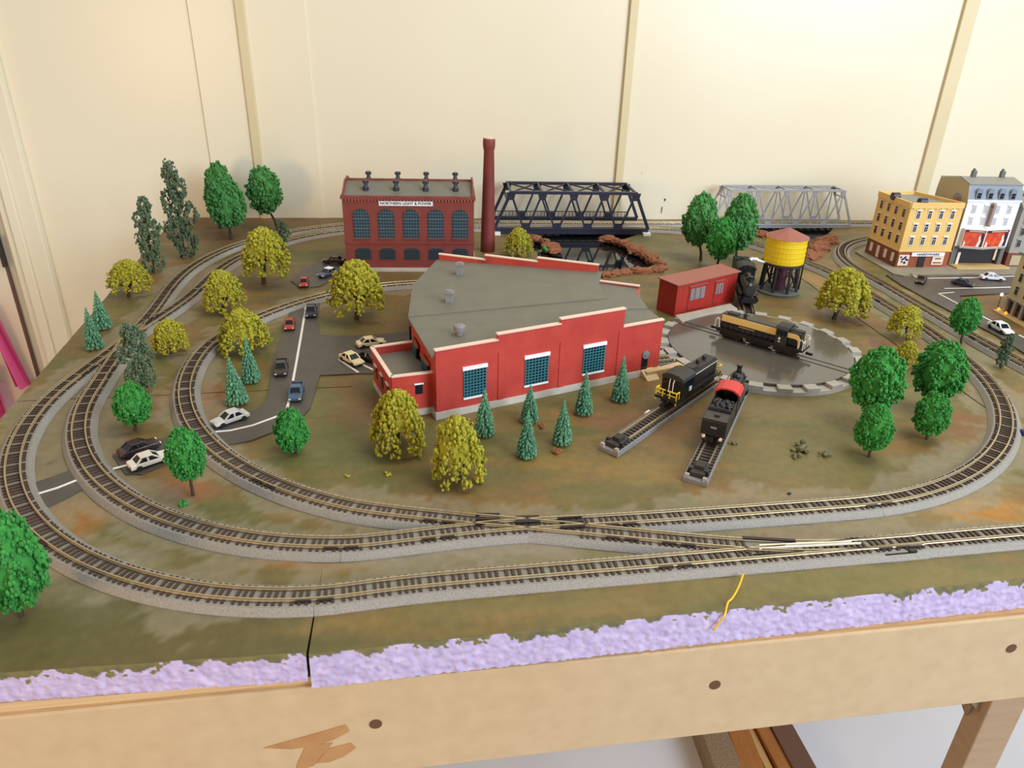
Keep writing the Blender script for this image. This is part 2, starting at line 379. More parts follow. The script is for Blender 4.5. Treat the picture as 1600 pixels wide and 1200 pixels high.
def patch(px, py, rx, c, k=1.0, ry=None):
    p = G(px, py); PATCH.append((p.x, p.y, rx, ry or rx, np.array(c, float), k))
OR, BR, GN, GY, DK = (150,98,44), (112,80,48), (104,98,50), (134,126,106), (70,62,44)
for a in ((520,875,.035,OR,1,.010),(480,870,.03,OR,.8,.010),(480,945,.05,BR,1,.012),(900,900,.10,(118,90,42),.8,.02),(1540,800,.035,(160,110,40),1,.02),
          (125,800,.022,OR,.9),(290,765,.02,(140,92,56),.9),(310,620,.03,(128,76,36),.9),(340,640,.02,(130,78,40),.8),(580,640,.03,BR,.8),(545,600,.02,BR,.7),
          (870,725,.03,(124,100,50),.8,.015),(1000,735,.03,(132,104,52),.7,.015),(925,660,.02,(120,86,46),.8,.01),(1385,705,.02,(128,96,50),.7),(1510,665,.035,(122,84,46),.9,.03),
          (1430,570,.02,BR,.8),(1340,505,.03,BR,.8,.02),(1520,540,.02,OR,.7,.012),(1290,440,.03,(138,106,54),.9,.05),(1300,478,.014,(96,68,44),.9,.05),(1385,548,.012,(100,70,44),.9,.05),(260,440,.03,(128,96,56),.7,.05),(330,430,.02,BR,.8,.03),
          (600,500,.03,(120,94,58),.6,.03),(680,880,.06,GY,.7,.014),(900,852,.10,GY,.8,.012),(300,870,.05,(112,96,60),.5,.02),(150,900,.03,GY,.8,.03),(1420,830,.05,(128,112,76),.7,.014),
          (700,740,.06,(96,90,50),.7,.02),(1260,720,.08,(106,98,56),.7,.05),(1250,640,.06,(112,98,60),.6,.03),(1020,660,.05,(108,80,50),.7,.03),(1085,400,.06,(104,98,60),.7,.06),
          (1500,740,.03,(128,118,84),.8,.03),(1560,680,.02,(126,116,84),.6,.02),(700,930,.16,(104,96,52),.6,.02),(1400,905,.16,(112,106,58),.6,.02),(200,990,.12,(82,80,46),.7,.03),
          (350,370,.10,(104,76,52),.8,.06),(440,345,.12,(112,82,54),.8,.03),(860,380,.03,(106,78,52),.8),(1130,440,.05,(112,100,66),.6,.06),(470,440,.03,(96,84,62),.7,.08)):
    patch(*a)
def ground_colour(X, Y):
    n = len(X); C = np.zeros((n,3))
    nz = np.array([noise.fractal(Vector((x*9, y*9, 1.3)), .6, 2.1, 4) for x, y in zip(X, Y)])
    n2 = np.array([noise.fractal(Vector((x*26, y*26, 7.7)), .7, 2.1, 4) for x, y in zip(X, Y)])
    base = np.array([98,95,50.]); c2 = np.array([116,87,48.]); c3 = np.array([84,85,44.])
    st_ = np.array([noise.fractal(Vector(((x*.99+y*.13)*10, (y*.99-x*.13)*55, 4.4)), .7, 2.1, 4) for x, y in zip(X, Y)])
    t = np.clip(.5+.9*nz, 0, 1)[:,None]; C[:] = base*(1-t)+c2*t
    t = np.clip(.9*n2, 0, .7)[:,None]; C = C*(1-t)+c3*t
    t = np.clip(.8*st_, 0, .6)[:,None]; C = C*(1-t)+np.array([134,102,52.])*t
    t = np.clip(-.8*st_-.1, 0, .5)[:,None]; C = C*(1-t)+np.array([82,80,42.])*t
    warp = 1+.45*n2+.35*st_
    for (px, py, rx, ry, c, k) in PATCH:
        d = np.hypot((X-px)/rx, (Y-py)/ry)*warp
        t = (np.clip((1.3-d)*1.6, 0, 1)*k)[:,None]; C = C*(1-t)+c*t
    # bare grey scraped paint beside the roadbed
    dm = np.full(n, 9.)
    for i in range(0, n, 4000):
        dm[i:i+4000] = np.sqrt(((X[i:i+4000,None]-ALLT[None,:,0])**2+(Y[i:i+4000,None]-ALLT[None,:,1])**2).min(1))
    t = (np.clip((.027+.018*n2+.014*nz-dm)/.003, 0, 1)*.62)[:,None]*(Y < .95)[:,None]*np.where((Y < .337+.162*(X+.053)) & (X > -.13), .15, 1)[:,None]
    C = C*(1-t)+np.array([136,127,106.])*t
    return C
def lin(C):
    C = C/255.; return np.where(C <= .04045, C/12.92, ((C+.055)/1.055)**2.4)
gm = bpy.data.materials.new('painted_ground'); gm.use_nodes = True; nt = gm.node_tree; bs = nt.nodes['Principled BSDF']
at = nt.nodes.new('ShaderNodeVertexColor'); at.layer_name = 'Col'
tc = nt.nodes.new('ShaderNodeTexCoord'); n1 = nt.nodes.new('ShaderNodeTexNoise'); n1.inputs['Scale'].default_value = 140; n1.inputs['Detail'].default_value = 5
nt.links.new(tc.outputs['Object'], n1.inputs['Vector'])
mr = nt.nodes.new('ShaderNodeMapRange'); mr.inputs[3].default_value = .72; mr.inputs[4].default_value = 1.28; nt.links.new(n1.outputs[0], mr.inputs[0])
hv = nt.nodes.new('ShaderNodeHueSaturation'); nt.links.new(at.outputs[0], hv.inputs['Color']); nt.links.new(mr.outputs[0], hv.inputs['Value'])
nt.links.new(hv.outputs[0], bs.inputs['Base Color'])
n3 = nt.nodes.new('ShaderNodeTexNoise'); n3.inputs['Scale'].default_value = 25; nt.links.new(tc.outputs['Object'], n3.inputs['Vector'])
m3 = nt.nodes.new('ShaderNodeMapRange'); m3.inputs[3].default_value = .38; m3.inputs[4].default_value = .72; nt.links.new(n3.outputs[0], m3.inputs[0]); nt.links.new(m3.outputs[0], bs.inputs['Roughness'])
bp = nt.nodes.new('ShaderNodeBump'); bp.inputs['Strength'].default_value = .35; bp.inputs['Distance'].default_value = .0008
nt.links.new(n1.outputs[0], bp.inputs['Height']); nt.links.new(bp.outputs[0], bs.inputs['Normal'])
fm = bpy.data.materials.new('lavender_foam'); fm.use_nodes = True; nt = fm.node_tree; bs = nt.nodes['Principled BSDF']; bs.inputs['Roughness'].default_value = .8
at = nt.nodes.new('ShaderNodeVertexColor'); at.layer_name = 'Col'; nt.links.new(at.outputs[0], bs.inputs['Base Color'])
FOAMT = .0215
def board(name, label, a, b, c, d, lift=0, front=False, thick=FOAMT):
    """a b along the front, d c along the back"""
    wd = max(hypot(b[0]-a[0], b[1]-a[1]), hypot(c[0]-d[0], c[1]-d[1])); dp = max(hypot(d[0]-a[0], d[1]-a[1]), hypot(c[0]-b[0], c[1]-b[1]))
    nu, nv = max(2, int(wd/.004)), max(2, int(dp/.004)); ox, oy = (a[0]+b[0]+c[0]+d[0])/4, (a[1]+b[1]+c[1]+d[1])/4
    vs = []; X = []; Y = []
    for j in range(nv+1):
        for i in range(nu+1):
            p = L2(L2(a, b, i/nu), L2(d, c, i/nu), j/nv); x, y = p
            z = lift + .0005*noise.noise(Vector((x*40, y*40, 3)))
            if inpoly(x, y, POND) or inpoly(x, y, RIV) or inpoly(x, y, RIV2): z = -.013
            X.append(x); Y.append(y); vs.append((x-ox, y-oy, z))
    W = nu+1; fs = [(j*W+i, j*W+i+1, (j+1)*W+i+1, (j+1)*W+i) for j in range(nv) for i in range(nu)]
    rim = [i for i in range(W)] + [j*W+nu for j in range(1, nv+1)] + [nv*W+i for i in range(nu-1, -1, -1)] + [j*W for j in range(nv-1, 0, -1)]
    k = len(vs); vs += [(vs[r][0], vs[r][1], -thick) for r in rim]; m = len(rim)
    fs += [(rim[i], k+i, k+(i+1)%m, rim[(i+1)%m]) for i in range(m)] + [tuple(k+i for i in range(m-1,-1,-1))]
    PH = radians(7.5); rot = lambda L: [(x*cos(PH)+y*sin(PH), -x*sin(PH)+y*cos(PH), z) for x, y, z in L]
    vs = rot(vs); t = thing(name, label, 'foam board', (ox, oy, 0), PH)
    me = bpy.data.meshes.new('ground_surface'); me.from_pydata(vs, [], fs); me.materials.append(gm)
    C = lin(ground_colour(np.array(X), np.array(Y))); full = np.ones((len(vs), 4)); full[:len(C),:3] = C; full[len(C):,:3] = lin(np.array([60,48,34.]))
    ca = me.color_attributes.new('Col', 'FLOAT_COLOR', 'POINT'); ca.data.foreach_set('color', full.ravel())
    o = bpy.data.objects.new('ground_surface', me); col.objects.link(o); o.parent = t
    if front:
        ln = hypot(b[0]-a[0], b[1]-a[1]); u = ((b[0]-a[0])/ln, (b[1]-a[1])/ln); nn = (u[1], -u[0]); n = int(ln/.0009); R = 22; vs = []; cs = []
        for i in range(n+1):
            s = ln*i/n; x, y = a[0]+u[0]*s, a[1]+u[1]*s
            ed = .0050*noise.fractal(Vector((x*60, y*60, 9)), .8, 2, 4)
            for j in range(R+1):
                h = j/R; z = lift - h*thick
                rough = .0009*noise.fractal(Vector((x*260+z*90, y*260, z*420)), .5, 2.3, 5)
                out = .0003 + .0035*h**.8 + (rough*min(1,3*h) if 0 < j else 0)
                if j == 0: out = -.0002
                vs.append((x+nn[0]*out-ox, y+nn[1]*out-oy, z))
                paint = z - lift > ed - .0022
                f = noise.noise(Vector((x*220, y*220, z*300)))
                cs.append((100+20*f, 94+14*f, 58) if paint or (z-lift > ed-.006 and f > .32) else (178+20*f, 164+20*f, 198+16*f))
        W = R+1; k = len(vs)
        fs = [(i*W+j, i*W+j+1, (i+1)*W+j+1, (i+1)*W+j) for i in range(n) for j in range(R)]
        me = bpy.data.meshes.new('cut_foam_edge'); me.from_pydata(rot(vs), [], fs); me.materials.append(fm)
        me.polygons.foreach_set('use_smooth', [True]*len(me.polygons)); full = np.ones((k,4)); full[:,:3] = lin(np.array(cs, float)); ca = me.color_attributes.new('Col', 'FLOAT_COLOR', 'POINT'); ca.data.foreach_set('color', full.ravel())
        o = bpy.data.objects.new('cut_foam_edge', me); col.objects.link(o); o.parent = t; o['label'] = 'rough cut lavender foam face'
    return t
S2rr = (S2r[0], S2r[1])
board('foam_board', 'painted foam board at the front left corner with a pinkish cut edge', LF, (S1f[0]-.0006, S1f[1]), (S2r[0]-.0006, S2r[1]-.0008), (S2l[0], S2l[1]-.0008), front=True, thick=.0168)
board('foam_board', 'painted foam board at the back left under the wall', (S2l[0], S2l[1]+.0008), (S2r[0], S2r[1]+.0008), S1b, LB)
g = 1.0
board('foam_board', 'long painted foam board across the middle with a lavender cut edge', (S1f[0]+.0010, S1f[1]-.001), (S3f[0]-.0004, S3f[1]), (S3b[0]-.0006, S3b[1]), (S1b[0]+.0003, S1b[1]), front=True)
board('foam_board', 'painted foam board at the right that carries the town', (S3f[0]+.0010, S3f[1]), RF, RB, (S3b[0]+.0012, S3b[1]), front=True)
# pond and river
def pool(name, label, P, z):
    c = (sum(p[0] for p in P)/len(P), sum(p[1] for p in P)/len(P))
    mb = MB().prism([((p[0]-c[0])*1.06, (p[1]-c[1])*1.06) for p in P], -.0015, 0)
    return tag(mb.build(name, M['water'], loc=(c[0], c[1], z)), label, 'water')
pool('pond', 'dark glossy pond water under the black truss bridge', POND, -.006)
RIVA = [RIV2[0], RIV2[1], RIV[1], RIV[2], RIV[3], RIV[4], RIV2[4]]
pool('river', 'dark glossy river water under the silver truss bridge', RIVA, -.006)
def rock(px, py, r, rng, z=.0005, m='rock'):
    p = G(px, py, 0); mb = MB(); b = bmesh.new(); bmesh.ops.create_icosphere(b, subdivisions=3, radius=1)
    sd = rng.random()*50; sc = (r*rng.uniform(.9,1.5), r*rng.uniform(.7,1.1), r*rng.uniform(.45,.7))
    vs = [tuple(v.co[i]*sc[i]*(1+.35*noise.noise(v.co*2.2+Vector((sd,0,0)))+.15*noise.noise(v.co*6+Vector((0,sd,0)))) for i in range(3)) for v in b.verts]
    fs = [tuple(v.index for v in f.verts) for f in b.faces]; b.free()
    return mb.add(vs, fs).build('bank_rock', M[m], loc=(p.x, p.y, z), rz=rng.random()*6)
rng = random.Random(11)
ROCKS = [('right bank of the pond from the bridge', [(950,374),(962,377),(974,380),(984,385),(992,391),(1000,396),(1010,401),(1020,406),(1030,412),(1036,419),(1026,423),(1012,424),(996,425),(978,425),(960,428),(946,430)], .0105),
         ('left bank of the pond from the bridge', [(838,373),(850,378),(860,386),(868,393)], .011), ('river bank behind the water tower', [(1262,396),(1272,390),(1282,384),(1290,378),(1300,371),(1276,400),(1206,372),(1190,368),(1266,402),(1286,390),(1296,381)], .012)]
ORD = 'first second third fourth fifth sixth seventh eighth ninth tenth eleventh twelfth thirteenth fourteenth fifteenth sixteenth'.split()
for nm, pts, r in ROCKS:
    for i, (px, py) in enumerate(pts):
        tag(rock(px+rng.uniform(-2,2), py+rng.uniform(-1,1), r*rng.uniform(.8,1.2), rng), '%s orange brown rock counted along the %s' % (ORD[i], nm), 'rock', 'rocks on the ' + nm)

# ------------------------------------------------------------------ table under the foam
tb = thing('table', 'wooden layout table with a wide pale fibreboard front', 'table', (0, .6, FLOORZ))
def fr(p, out, z): # point of the front line moved outwards
    u = Vector((RF[0]-LF[0], RF[1]-LF[1], 0)).normalized(); return Vector((p[0], p[1], 0)) + Vector((u.y, -u.x, 0))*out + Vector((0, -.6, z-FLOORZ))
def slab(pts, z0, z1): return MB().prism([(p[0], p[1]-.6) for p in pts], z0-FLOORZ, z1-FLOORZ)
u = Vector((.9875, .1578, 0)).normalized(); un = Vector((u.y, -u.x, 0))
fo = Vector((-.362, .2500, 0)); fe = Vector((.97, .4690, 0)); u = (fe-fo).normalized(); un = Vector((u.y, -u.x, 0))
a0 = fo-u*.06
slab([tuple(fo+u*.012+un*.006), tuple(fe+un*.006), (1.0,1.354), (-.548,1.186)], -.037, -.0215).build('table_top', M['ply'], tb)
slab([tuple(a0+un*.008), tuple(fe+un*.008), tuple(fe-un*.004), tuple(a0-un*.004)], -.1000, -.0235).build('fascia_board', M['mdf'], tb, bevel=.0012)
# the left front board is thinner: a strip of packing card below it
tag(slab([tuple(a0+un*.0065), tuple(fo+u*.262+un*.0065), tuple(fo+u*.262-un*.06), tuple(a0-un*.06)], -.0214, -.0170).build('packing_strip', M['card'], loc=(0,.6,FLOORZ)), 'pale layered packing strip below the left foam edge', 'strip')
FN = un
def onfascia(px, py):
    d = _R*((px-800)/FPX) - _U*((py-600)/FPX) + _F; C0 = Vector((0,0,CAMZ)); P0 = fo+un*.008; t = (P0-C0).dot(un)/d.dot(un); return C0+d*t
for px, py in ((587,1131),(1117,1070),(1580,1013)):
    p = onfascia(px, py) - Vector((0,.6,FLOORZ))
    MB().cyl(p-un*.001, p+un*.0004, .0036, n=14).build('screw_hole', M['hole'], tb)
sm = MB(); 
for poly in ([(412,1168),(470,1152),(540,1132),(546,1142),(520,1156),(490,1165),(455,1170)], [(478,1165),(520,1160),(505,1180),(490,1196),(462,1205),(466,1190)], [(505,1172),(548,1160),(556,1168),(536,1182),(515,1190),(494,1192)]):
    P = [onfascia(*q) for q in poly]; vs = [p + un*.0004 - Vector((0,.6,FLOORZ)) for p in P]; vs += [v - un*.0006 for v in vs]; n = len(P)
    sm.add(vs, [tuple(range(n)), tuple(range(2*n-1,n-1,-1))] + [(i,(i+1)%n,n+(i+1)%n,n+i) for i in range(n)])
sm.build('paint_smear', M['smear'], tb, label='brown smear of paint on the fibreboard')
# right leg with a chipboard gusset, more legs further back
def under(px, py, z): p = G(px, py, z); return p - Vector((0,.6,FLOORZ))
p = under(1566, 1076, -.100)
um = Matrix.Translation(Vector((p.x, p.y+.012, 0))) @ Matrix.Rotation(radians(9.4), 4, 'Z')
MB().box(-.003,.027,-.010,.006,0,.700,um).build('leg', M['leg'], tb, bevel=.001)
MB().xprism([(0,.66),(.05,.700),(0,.700)], -.008, -.0045, um).yprism([(-.022,.690),(-.0035,.690),(-.0035,.668)], -.004, .004, um).build('gusset', M['chip'], tb)
MB().box(-.016,.016,.78,.82,0,.76,um).build('leg', M['leg'], tb, bevel=.001)
MB().box(-.42,-.388,.80,.84,0,.76).build('leg', M['leg'], tb, bevel=.001) if False else None
MB().box(-.36,-.328,-.25,-.21,0,.68).build('leg', M['leg'], tb, bevel=.001); MB().box(-.50,-.468,.46,.50,0,.76).build('leg', M['leg'], tb, bevel=.001)
# boards stored on the floor below the table
def floorpt(px, py, z): return G(px, py, z)
edges = [(1095,1142),(1136,1138),(1170,1135),(1182,1134),(1203,1132),(1237,1128)]; lows = [(1120,1200),(1158,1200),(1196,1200),(1220,1200),(1238,1200),(1278,1200)]
for i, (m, lb) in enumerate((('chip','speckled chipboard plank on the floor below the table'),('oak','wide orange brown plank on the floor below the table'),('pine','narrow pale pine strip between the brown planks on the floor'),('oak','narrow orange brown plank right of the pine strip'),('walnut','dark brown and mauve plank at the right of the floor stack'))):
    zt = FLOORZ + .05
    q = [floorpt(*edges[i], zt), floorpt(*edges[i+1], zt), floorpt(*lows[i+1], zt), floorpt(*lows[i], zt)]
    dl, drr = q[3]-q[0], q[2]-q[1]
    P = [q[0]-dl*2.2, q[1]-drr*2.2, q[2]+drr*1.5, q[3]+dl*1.5]; c = sum(P, Vector())/4
    sh = .0008
    pr = atan2(dl.y+drr.y, dl.x+drr.x); wq = ((q[1]-q[0]).dot(Vector((-sin(pr), cos(pr), 0))))/2; ll = (P[3]-P[0]).length/2
    c = (P[0]+P[1]+P[2]+P[3])/4; wq = abs(wq)-.0006
    tag(MB().box(-ll, ll, -wq, wq, 0, .05-(.012 if i in (2,) else 0)-(.004 if i == 3 else 0)).build('plank', M[m], loc=(c.x, c.y, FLOORZ), rz=pr, bevel=.001), lb, 'plank')
# ------------------------------------------------------------------ track sections
TIE = MB().box(-.0078,.0078,-.00085,.00085,0,.0011).mesh('tie', M['tie'])
BEDZ, TIEZ = .0047, .0058
def normals(P):
    d = np.gradient(P, axis=0); d /= np.linalg.norm(d, axis=1)[:,None]; return d, np.c_[-d[:,1], d[:,0]]
def sweep(mb, P, prof, org, closed_prof=True):
    d, n = normals(P); k = len(prof); vs = []
    for p, nn in zip(P, n):
        vs += [(p[0]+nn[0]*o-org[0], p[1]+nn[1]*o-org[1], z) for o, z in prof]
    m = len(P); fs = [(i*k+j, i*k+(j+1)%k, (i+1)*k+(j+1)%k, (i+1)*k+j) for i in range(m-1) for j in range(k)]
    fs += [tuple(range(k-1,-1,-1)), tuple(range((m-1)*k, m*k))]
    return mb.add(vs, fs)
def track(label, segs, each=True, frogs=(), group='grey roadbed track sections'):
    """segs: (line name, start point, end point) - several for switches and crossings"""
    paths = []
    for nm, p, q in segs:
        i = 0 if p is None else near(nm, p); j = len(T[nm])-1 if q is None else near(nm, q)
        if i > j: i, j = j, i
        paths.append(T[nm][i:j+1])
    mid = paths[0][len(paths[0])//2]; kind = 'track_section' if len(paths) == 1 else 'track_switch'
    t = thing(kind, label, 'track', (mid[0], mid[1], 0), 0, group)
    joined = MB(); prev = None
    for k, P in enumerate(paths):
        h = BEDZ - .00012*k
        mb = MB(); Q = P[::2] if len(P) > 8 else P
        if not np.allclose(Q[-1], P[-1]): Q = np.vstack([Q, P[-1]])
        sweep(mb, Q, [(-.0125,0),(.0125,0),(.0125,.0008),(.0094,h),(-.0094,h),(-.0125,.0008)], mid); mb.build('roadbed', M['roadbed'], t)
        for s in (-1, 1):
            o = s*.0047
            mb = MB(); sweep(mb, Q, [(o-.0007,TIEZ-.0003),(o+.0007,TIEZ-.0003),(o+.0006,TIEZ+.0002),(o+.0003,TIEZ+.0005),(o+.00042,RAILZ),(o-.00042,RAILZ),(o-.0003,TIEZ+.0005),(o-.0006,TIEZ+.0002)], mid); mb.build('rail', M['rail'], t)
        d, n = normals(P); ln = np.r_[0, np.cumsum(np.linalg.norm(np.diff(P, axis=0), axis=1))]; s = .0023
        while s < ln[-1]:
            i = int(np.searchsorted(ln, s)); i = min(i, len(P)-1); p = P[i]; s += .0046
            if prev is not None and np.sqrt(((prev-p)**2).sum(1).min()) < .0088: continue
            a = atan2(n[i][1], n[i][0])
            if each:
                c = bpy.data.objects.new('tie', TIE); col.objects.link(c); c.parent = t; c.location = (p[0]-mid[0], p[1]-mid[1], BEDZ); c.rotation_euler.z = a
            else:
                joined.box(-.0078,.0078,-.00085,.00085,BEDZ,TIEZ, Matrix.Translation((p[0]-mid[0], p[1]-mid[1], 0)) @ Matrix.Rotation(a, 4, 'Z'))
        for i in (3, len(P)-4):
            a = atan2(d[i][1], d[i][0]); J = Matrix.Translation((P[i][0]-mid[0], P[i][1]-mid[1], 0)) @ Matrix.Rotation(a, 4, 'Z')
            if each: MB().box(-.0045,.0045,-.0064,-.0052,BEDZ,TIEZ+.0006,J).box(-.0045,.0045,.0052,.0064,BEDZ,TIEZ+.0006,J).build('rail_joiner', M['joiner'], t)
        prev = P
    if joined.v: o = joined.build('ties', M['tie'], t); o['kind'] = 'stuff'
    for px, py, a, ln_, wd in frogs:
        p = G(px, py, .006); J = Matrix.Translation((p.x-mid[0], p.y-mid[1], 0)) @ Matrix.Rotation(radians(a), 4, 'Z')
        mb = MB()
        for y in (-wd*.42, 0, wd*.42): mb.box(-ln_/2, ln_/2, y-.0011, y+.0011, BEDZ, RAILZ-.0004, J)
        for x in (-.36, -.12, .12, .36): mb.box(ln_*x-.0012, ln_*x+.0012, -wd/2, wd/2, BEDZ, TIEZ+.0003, J)
        mb.build('frog', M['joiner'], t, label='dark plastic frog plates')
    return t
track('straight track running off the right edge along the front', [('A',None,(.25,.388))])
sw = track('track switch with pale point blades at the front right', [('A',(.25,.388),(.103,.3635)),('C',None,(.111,.385))])
for q0, q1, m, nm, wd in (((1186,857),(1345,848.5),'blade','point_blade',.0008), ((1186,852),(1330,846.5),'blade','point_blade',.0008), ((1160,840),(1243,845),'joiner','guard_rail',.0022), ((1178,866.5),(1256,862),'joiner','guard_rail',.0009)):
    MB().bar(G(*q0,RAILZ-.0004)-sw.location, G(*q1,RAILZ-.0004)-sw.location, wd, .0012).build(nm, M[m], sw)
track('straight track nearest the lavender foam edge, left of the front switch', [('A',(.103,.3635),(-.109,.328))])
track('outermost curve section crossing the board gap at the front left', [('A',(-.109,.328),(-.29,.3705))])
track('outermost curve section at the left edge of the photo', [('A',(-.29,.3705),(-.394,.605))])
track('switch where the outer and middle left curves join', [('A',(-.394,.605),(-.391,.675)),('B',None,(-.373,.603))])
track('switch beside the yellow bush where the two back tracks part', [('A',(-.391,.675),(-.4145,.835)),('B',(-.3815,.84),None)], frogs=((235,499,100,.026,.010),))
track('outer back left curve below the tall dark shrubs', [('A',(-.4145,.835),(-.37,1.082))], each=False)
track('rear back track section left of the power house', [('A',(-.37,1.082),(-.20,1.187))], each=False)
track('rear track section behind the power house', [('A',(-.20,1.187),(-.03,1.209))], each=False)
track('rear track section on the black truss bridge', [('A',(-.03,1.209),(.215,1.2345))], each=False)
track('rear track section between the two bridges', [('A',(.215,1.2345),(.323,1.2492))], each=False)
track('track section on the silver truss bridge', [('A',(.323,1.2492),(.571,1.2805))], each=False)
track('rear track section right of the silver bridge', [('A',(.571,1.2805),None)], each=False)
track('middle left curve section beside the green trees and the white car', [('B',(-.373,.603),(-.315,.46))])
track('middle left curve section above the orange dirt patch', [('B',(-.315,.46),(-.105,.371))])
track('short straight track just left of the diamond crossing', [('B',(-.105,.371),(-.045,.3845))])
track('diamond crossing with dark frog plates in the middle front', [('B',(-.045,.3845),(.075,.4045)),('C',(.075,.389),(-.045,.4005))], frogs=((762,812,3,.016,.012),(825,816,6,.016,.012),(893,816,9,.016,.012)))
track('straight track right of the diamond crossing on the inner side', [('B',(.075,.4045),(.26,.436))])
track('short track between the crossing and the front switch', [('C',(.111,.385),(.075,.389))])
track('right loop curve section leaving the front straight', [('B',(.26,.436),(.415,.541))])
track('right loop curve section at the right edge of the photo', [('B',(.415,.541),(.4645,.71))])
track('track section half hidden behind the bright green trees at right', [('B',(.4645,.71),(.454,.875))])
track('inner diagonal track beside the big yellow tree', [('B',(.454,.875),(.409,1.046))], each=False)
track('track curving up behind the yellow water tower', [('B',(.409,1.046),(.265,1.196))], each=False)
track('front track section on the back line between bridge and trees', [('B',(.265,1.196),(.21,1.1998))], each=False)
track('front track section on the black truss bridge', [('B',(.21,1.1998),(-.03,1.1758))], each=False)
track('front track section behind the power house', [('B',(-.03,1.1758),(-.20,1.154))], each=False)
track('inner back left track curving behind the drooping yellow tree', [('B',(-.20,1.154),(-.372,.992))], each=False)
track('inner back left track beside the second yellow bush', [('B',(-.372,.992),(-.3815,.84))], each=False)
track('inner left curve section coming into the diamond crossing', [('C',(-.045,.4005),(-.17,.437))])
track('inner left curve section above the lone green bush', [('C',(-.17,.437),(-.29,.575))])
track('inner left curve section beside the two small conifers', [('C',(-.29,.575),(-.298,.712))])
track('inner track section crossing the asphalt road', [('C',(-.298,.712),(-.19,.859))], each=False)
track('siding end section in front of the power house', [('C',(-.19,.859),None)], each=False)
track('far track curving round the yellow town building', [('D',None,(.486,1.08))], each=False)
track('tight curve section left of the yellow town building', [('D',(.486,1.08),(.487,.945))], each=False)
track('outer diagonal track beside the town road', [('D',(.487,.945),(.508,.762))])
track('outer diagonal track running off the right edge', [('D',(.508,.762),None)])

# ------------------------------------------------------------------ turntable
OX, OY = .2565, .7112
O3 = Vector((OX, OY, 0))
def ringseg(mb, r0, r1, a0, a1, z0, z1, n=8, Mx=None):
    A = [radians(a0+(a1-a0)*i/n) for i in range(n+1)]
    return mb.prism([(r1*cos(a), r1*sin(a)) for a in A] + [(r0*cos(a), r0*sin(a)) for a in A[::-1]], z0, z1, Mx)
tt = thing('turntable', 'round dark grey locomotive turntable with a toothed pale rim', 'turntable', (OX, OY, 0))
mb = MB(); mb.lathe([(.092,0),(.1036,0),(.1036,.0040),(.0955,.0040)], 96); mb.build('rim_ring', M['tt_grey'], tt)
for k in range(24):
    mb = MB(); ringseg(mb, .0938, .1036, 12.5+15*k-3.8, 12.5+15*k+3.8, .0040, .0076); mb.build('rim_tooth', M['tt_grey'], tt, bevel=.0002)
dk = MB().lathe([(.05,.0005),(.0926,.0045),(.0930,.0066),(.0926,.0071),(.02,.0071)], 96).build('deck', M['deck'], tt)
DM = Matrix.Rotation(radians(140), 4, 'Z')
for s in (-1, 1): MB().box(-.0922,.0922,s*.0047-.0004,s*.0047+.0004,.0071,.0075,DM).build('deck_rail', M['black_dull'], dk)

def stub(label, ang, r0, r1, each=True, bumper=True, rim=True):
    t = thing('stub_track', label, 'track', (OX+r0*cos(radians(ang)), OY+r0*sin(radians(ang)), 0), radians(ang))
    L = r1-r0
    MB().box(0, L, -.0092, .0092, 0, .0036).box(0, L, -.0092, -.0080, .0036, .0048).box(0, L, .0080, .0092, .0036, .0048).build('tray', M['grey'], t, bevel=.0003)
    x = .0025; jt = MB()
    while x < L-.004:
        if each: 
            c = bpy.data.objects.new('tie', TIE); col.objects.link(c); c.parent = t; c.location = (x,0,.0038); c.rotation_euler.z = pi/2
        else: jt.box(x-.001, x+.001, -.0078, .0078, .0037, .0048)
        x += .0046
    if jt.v: jt.build('ties', M['tie'], t)['kind'] = 'stuff'
    for s in (-1, 1): MB().box(0, L-(.016 if bumper else 0), s*.0047-.0005, s*.0047+.0005, .0046, RAILZ-.0004).build('rail', M['rail'], t)
    if bumper:
        b = MB().box(L-.022, L-.004, -.0055, .0055, .0038, .0075).box(L-.018, L-.010, -.0035, .0035, .0075, .0105).build('bumper', M['black_dull'], t, bevel=.0004)
        for s in (-1, 1): MB().box(L-.0105, L-.0075, s*.006-.0016, s*.006+.0016, .0036, .0085).build('buffer_post', M['black'], b)
        for s in (-1, 1): MB().box(L-.003, L-.0005, s*.0066-.0015, s*.0066+.0015, .0036, .0065).build('end_peg', M['tt_grey'], t)
        if rim: MB().cyl((L*.55,-.0102,.0030), (L*.55+.006,-.0102,.0030), .0018, n=8).build('clip', M['white'], t)
    return t
stub('stub track with a black bumper, left of the two radiating from the turntable', 230, .1042, .2790)
stub('stub track with a black bumper, under the red roofed steam engine', 244.8, .1042, .2800)
stub('short stub track under the steam engine beside the water tower', 80, .1042, .250, each=False, bumper=False)
for a, lb in ((170,'northernmost track into the roundhouse'),(185,'middle track into the roundhouse'),(200,'track into the roundhouse nearest the loading steps')):
    stub(lb, a, .1042, .30, each=False, bumper=False)
for a in (177.5, 192.5):
    mb = MB(); r0 = .1045
    mb.prism([(.1045*cos(radians(a+d)), .1045*sin(radians(a+d))) for d in (-2.2,-1,1,2.2)] + [(.129*cos(radians(a+d)), .129*sin(radians(a+d))) for d in (3.2,0,-3.2)], 0, .0062)
    tag(mb.build('filler_block', M['tt_grey'], loc=O3), 'pale filler block between the %s roundhouse tracks' % ('northern' if a < 180 else 'southern'), 'block')
mb = MB().prism([(.1045*cos(radians(a)), .1045*sin(radians(a))) for a in (206.8,209,212)] + [(.148*cos(radians(210.3)), .148*sin(radians(210.3))), (.148*cos(radians(208.6)), .148*sin(radians(208.6)))], 0, .0066)
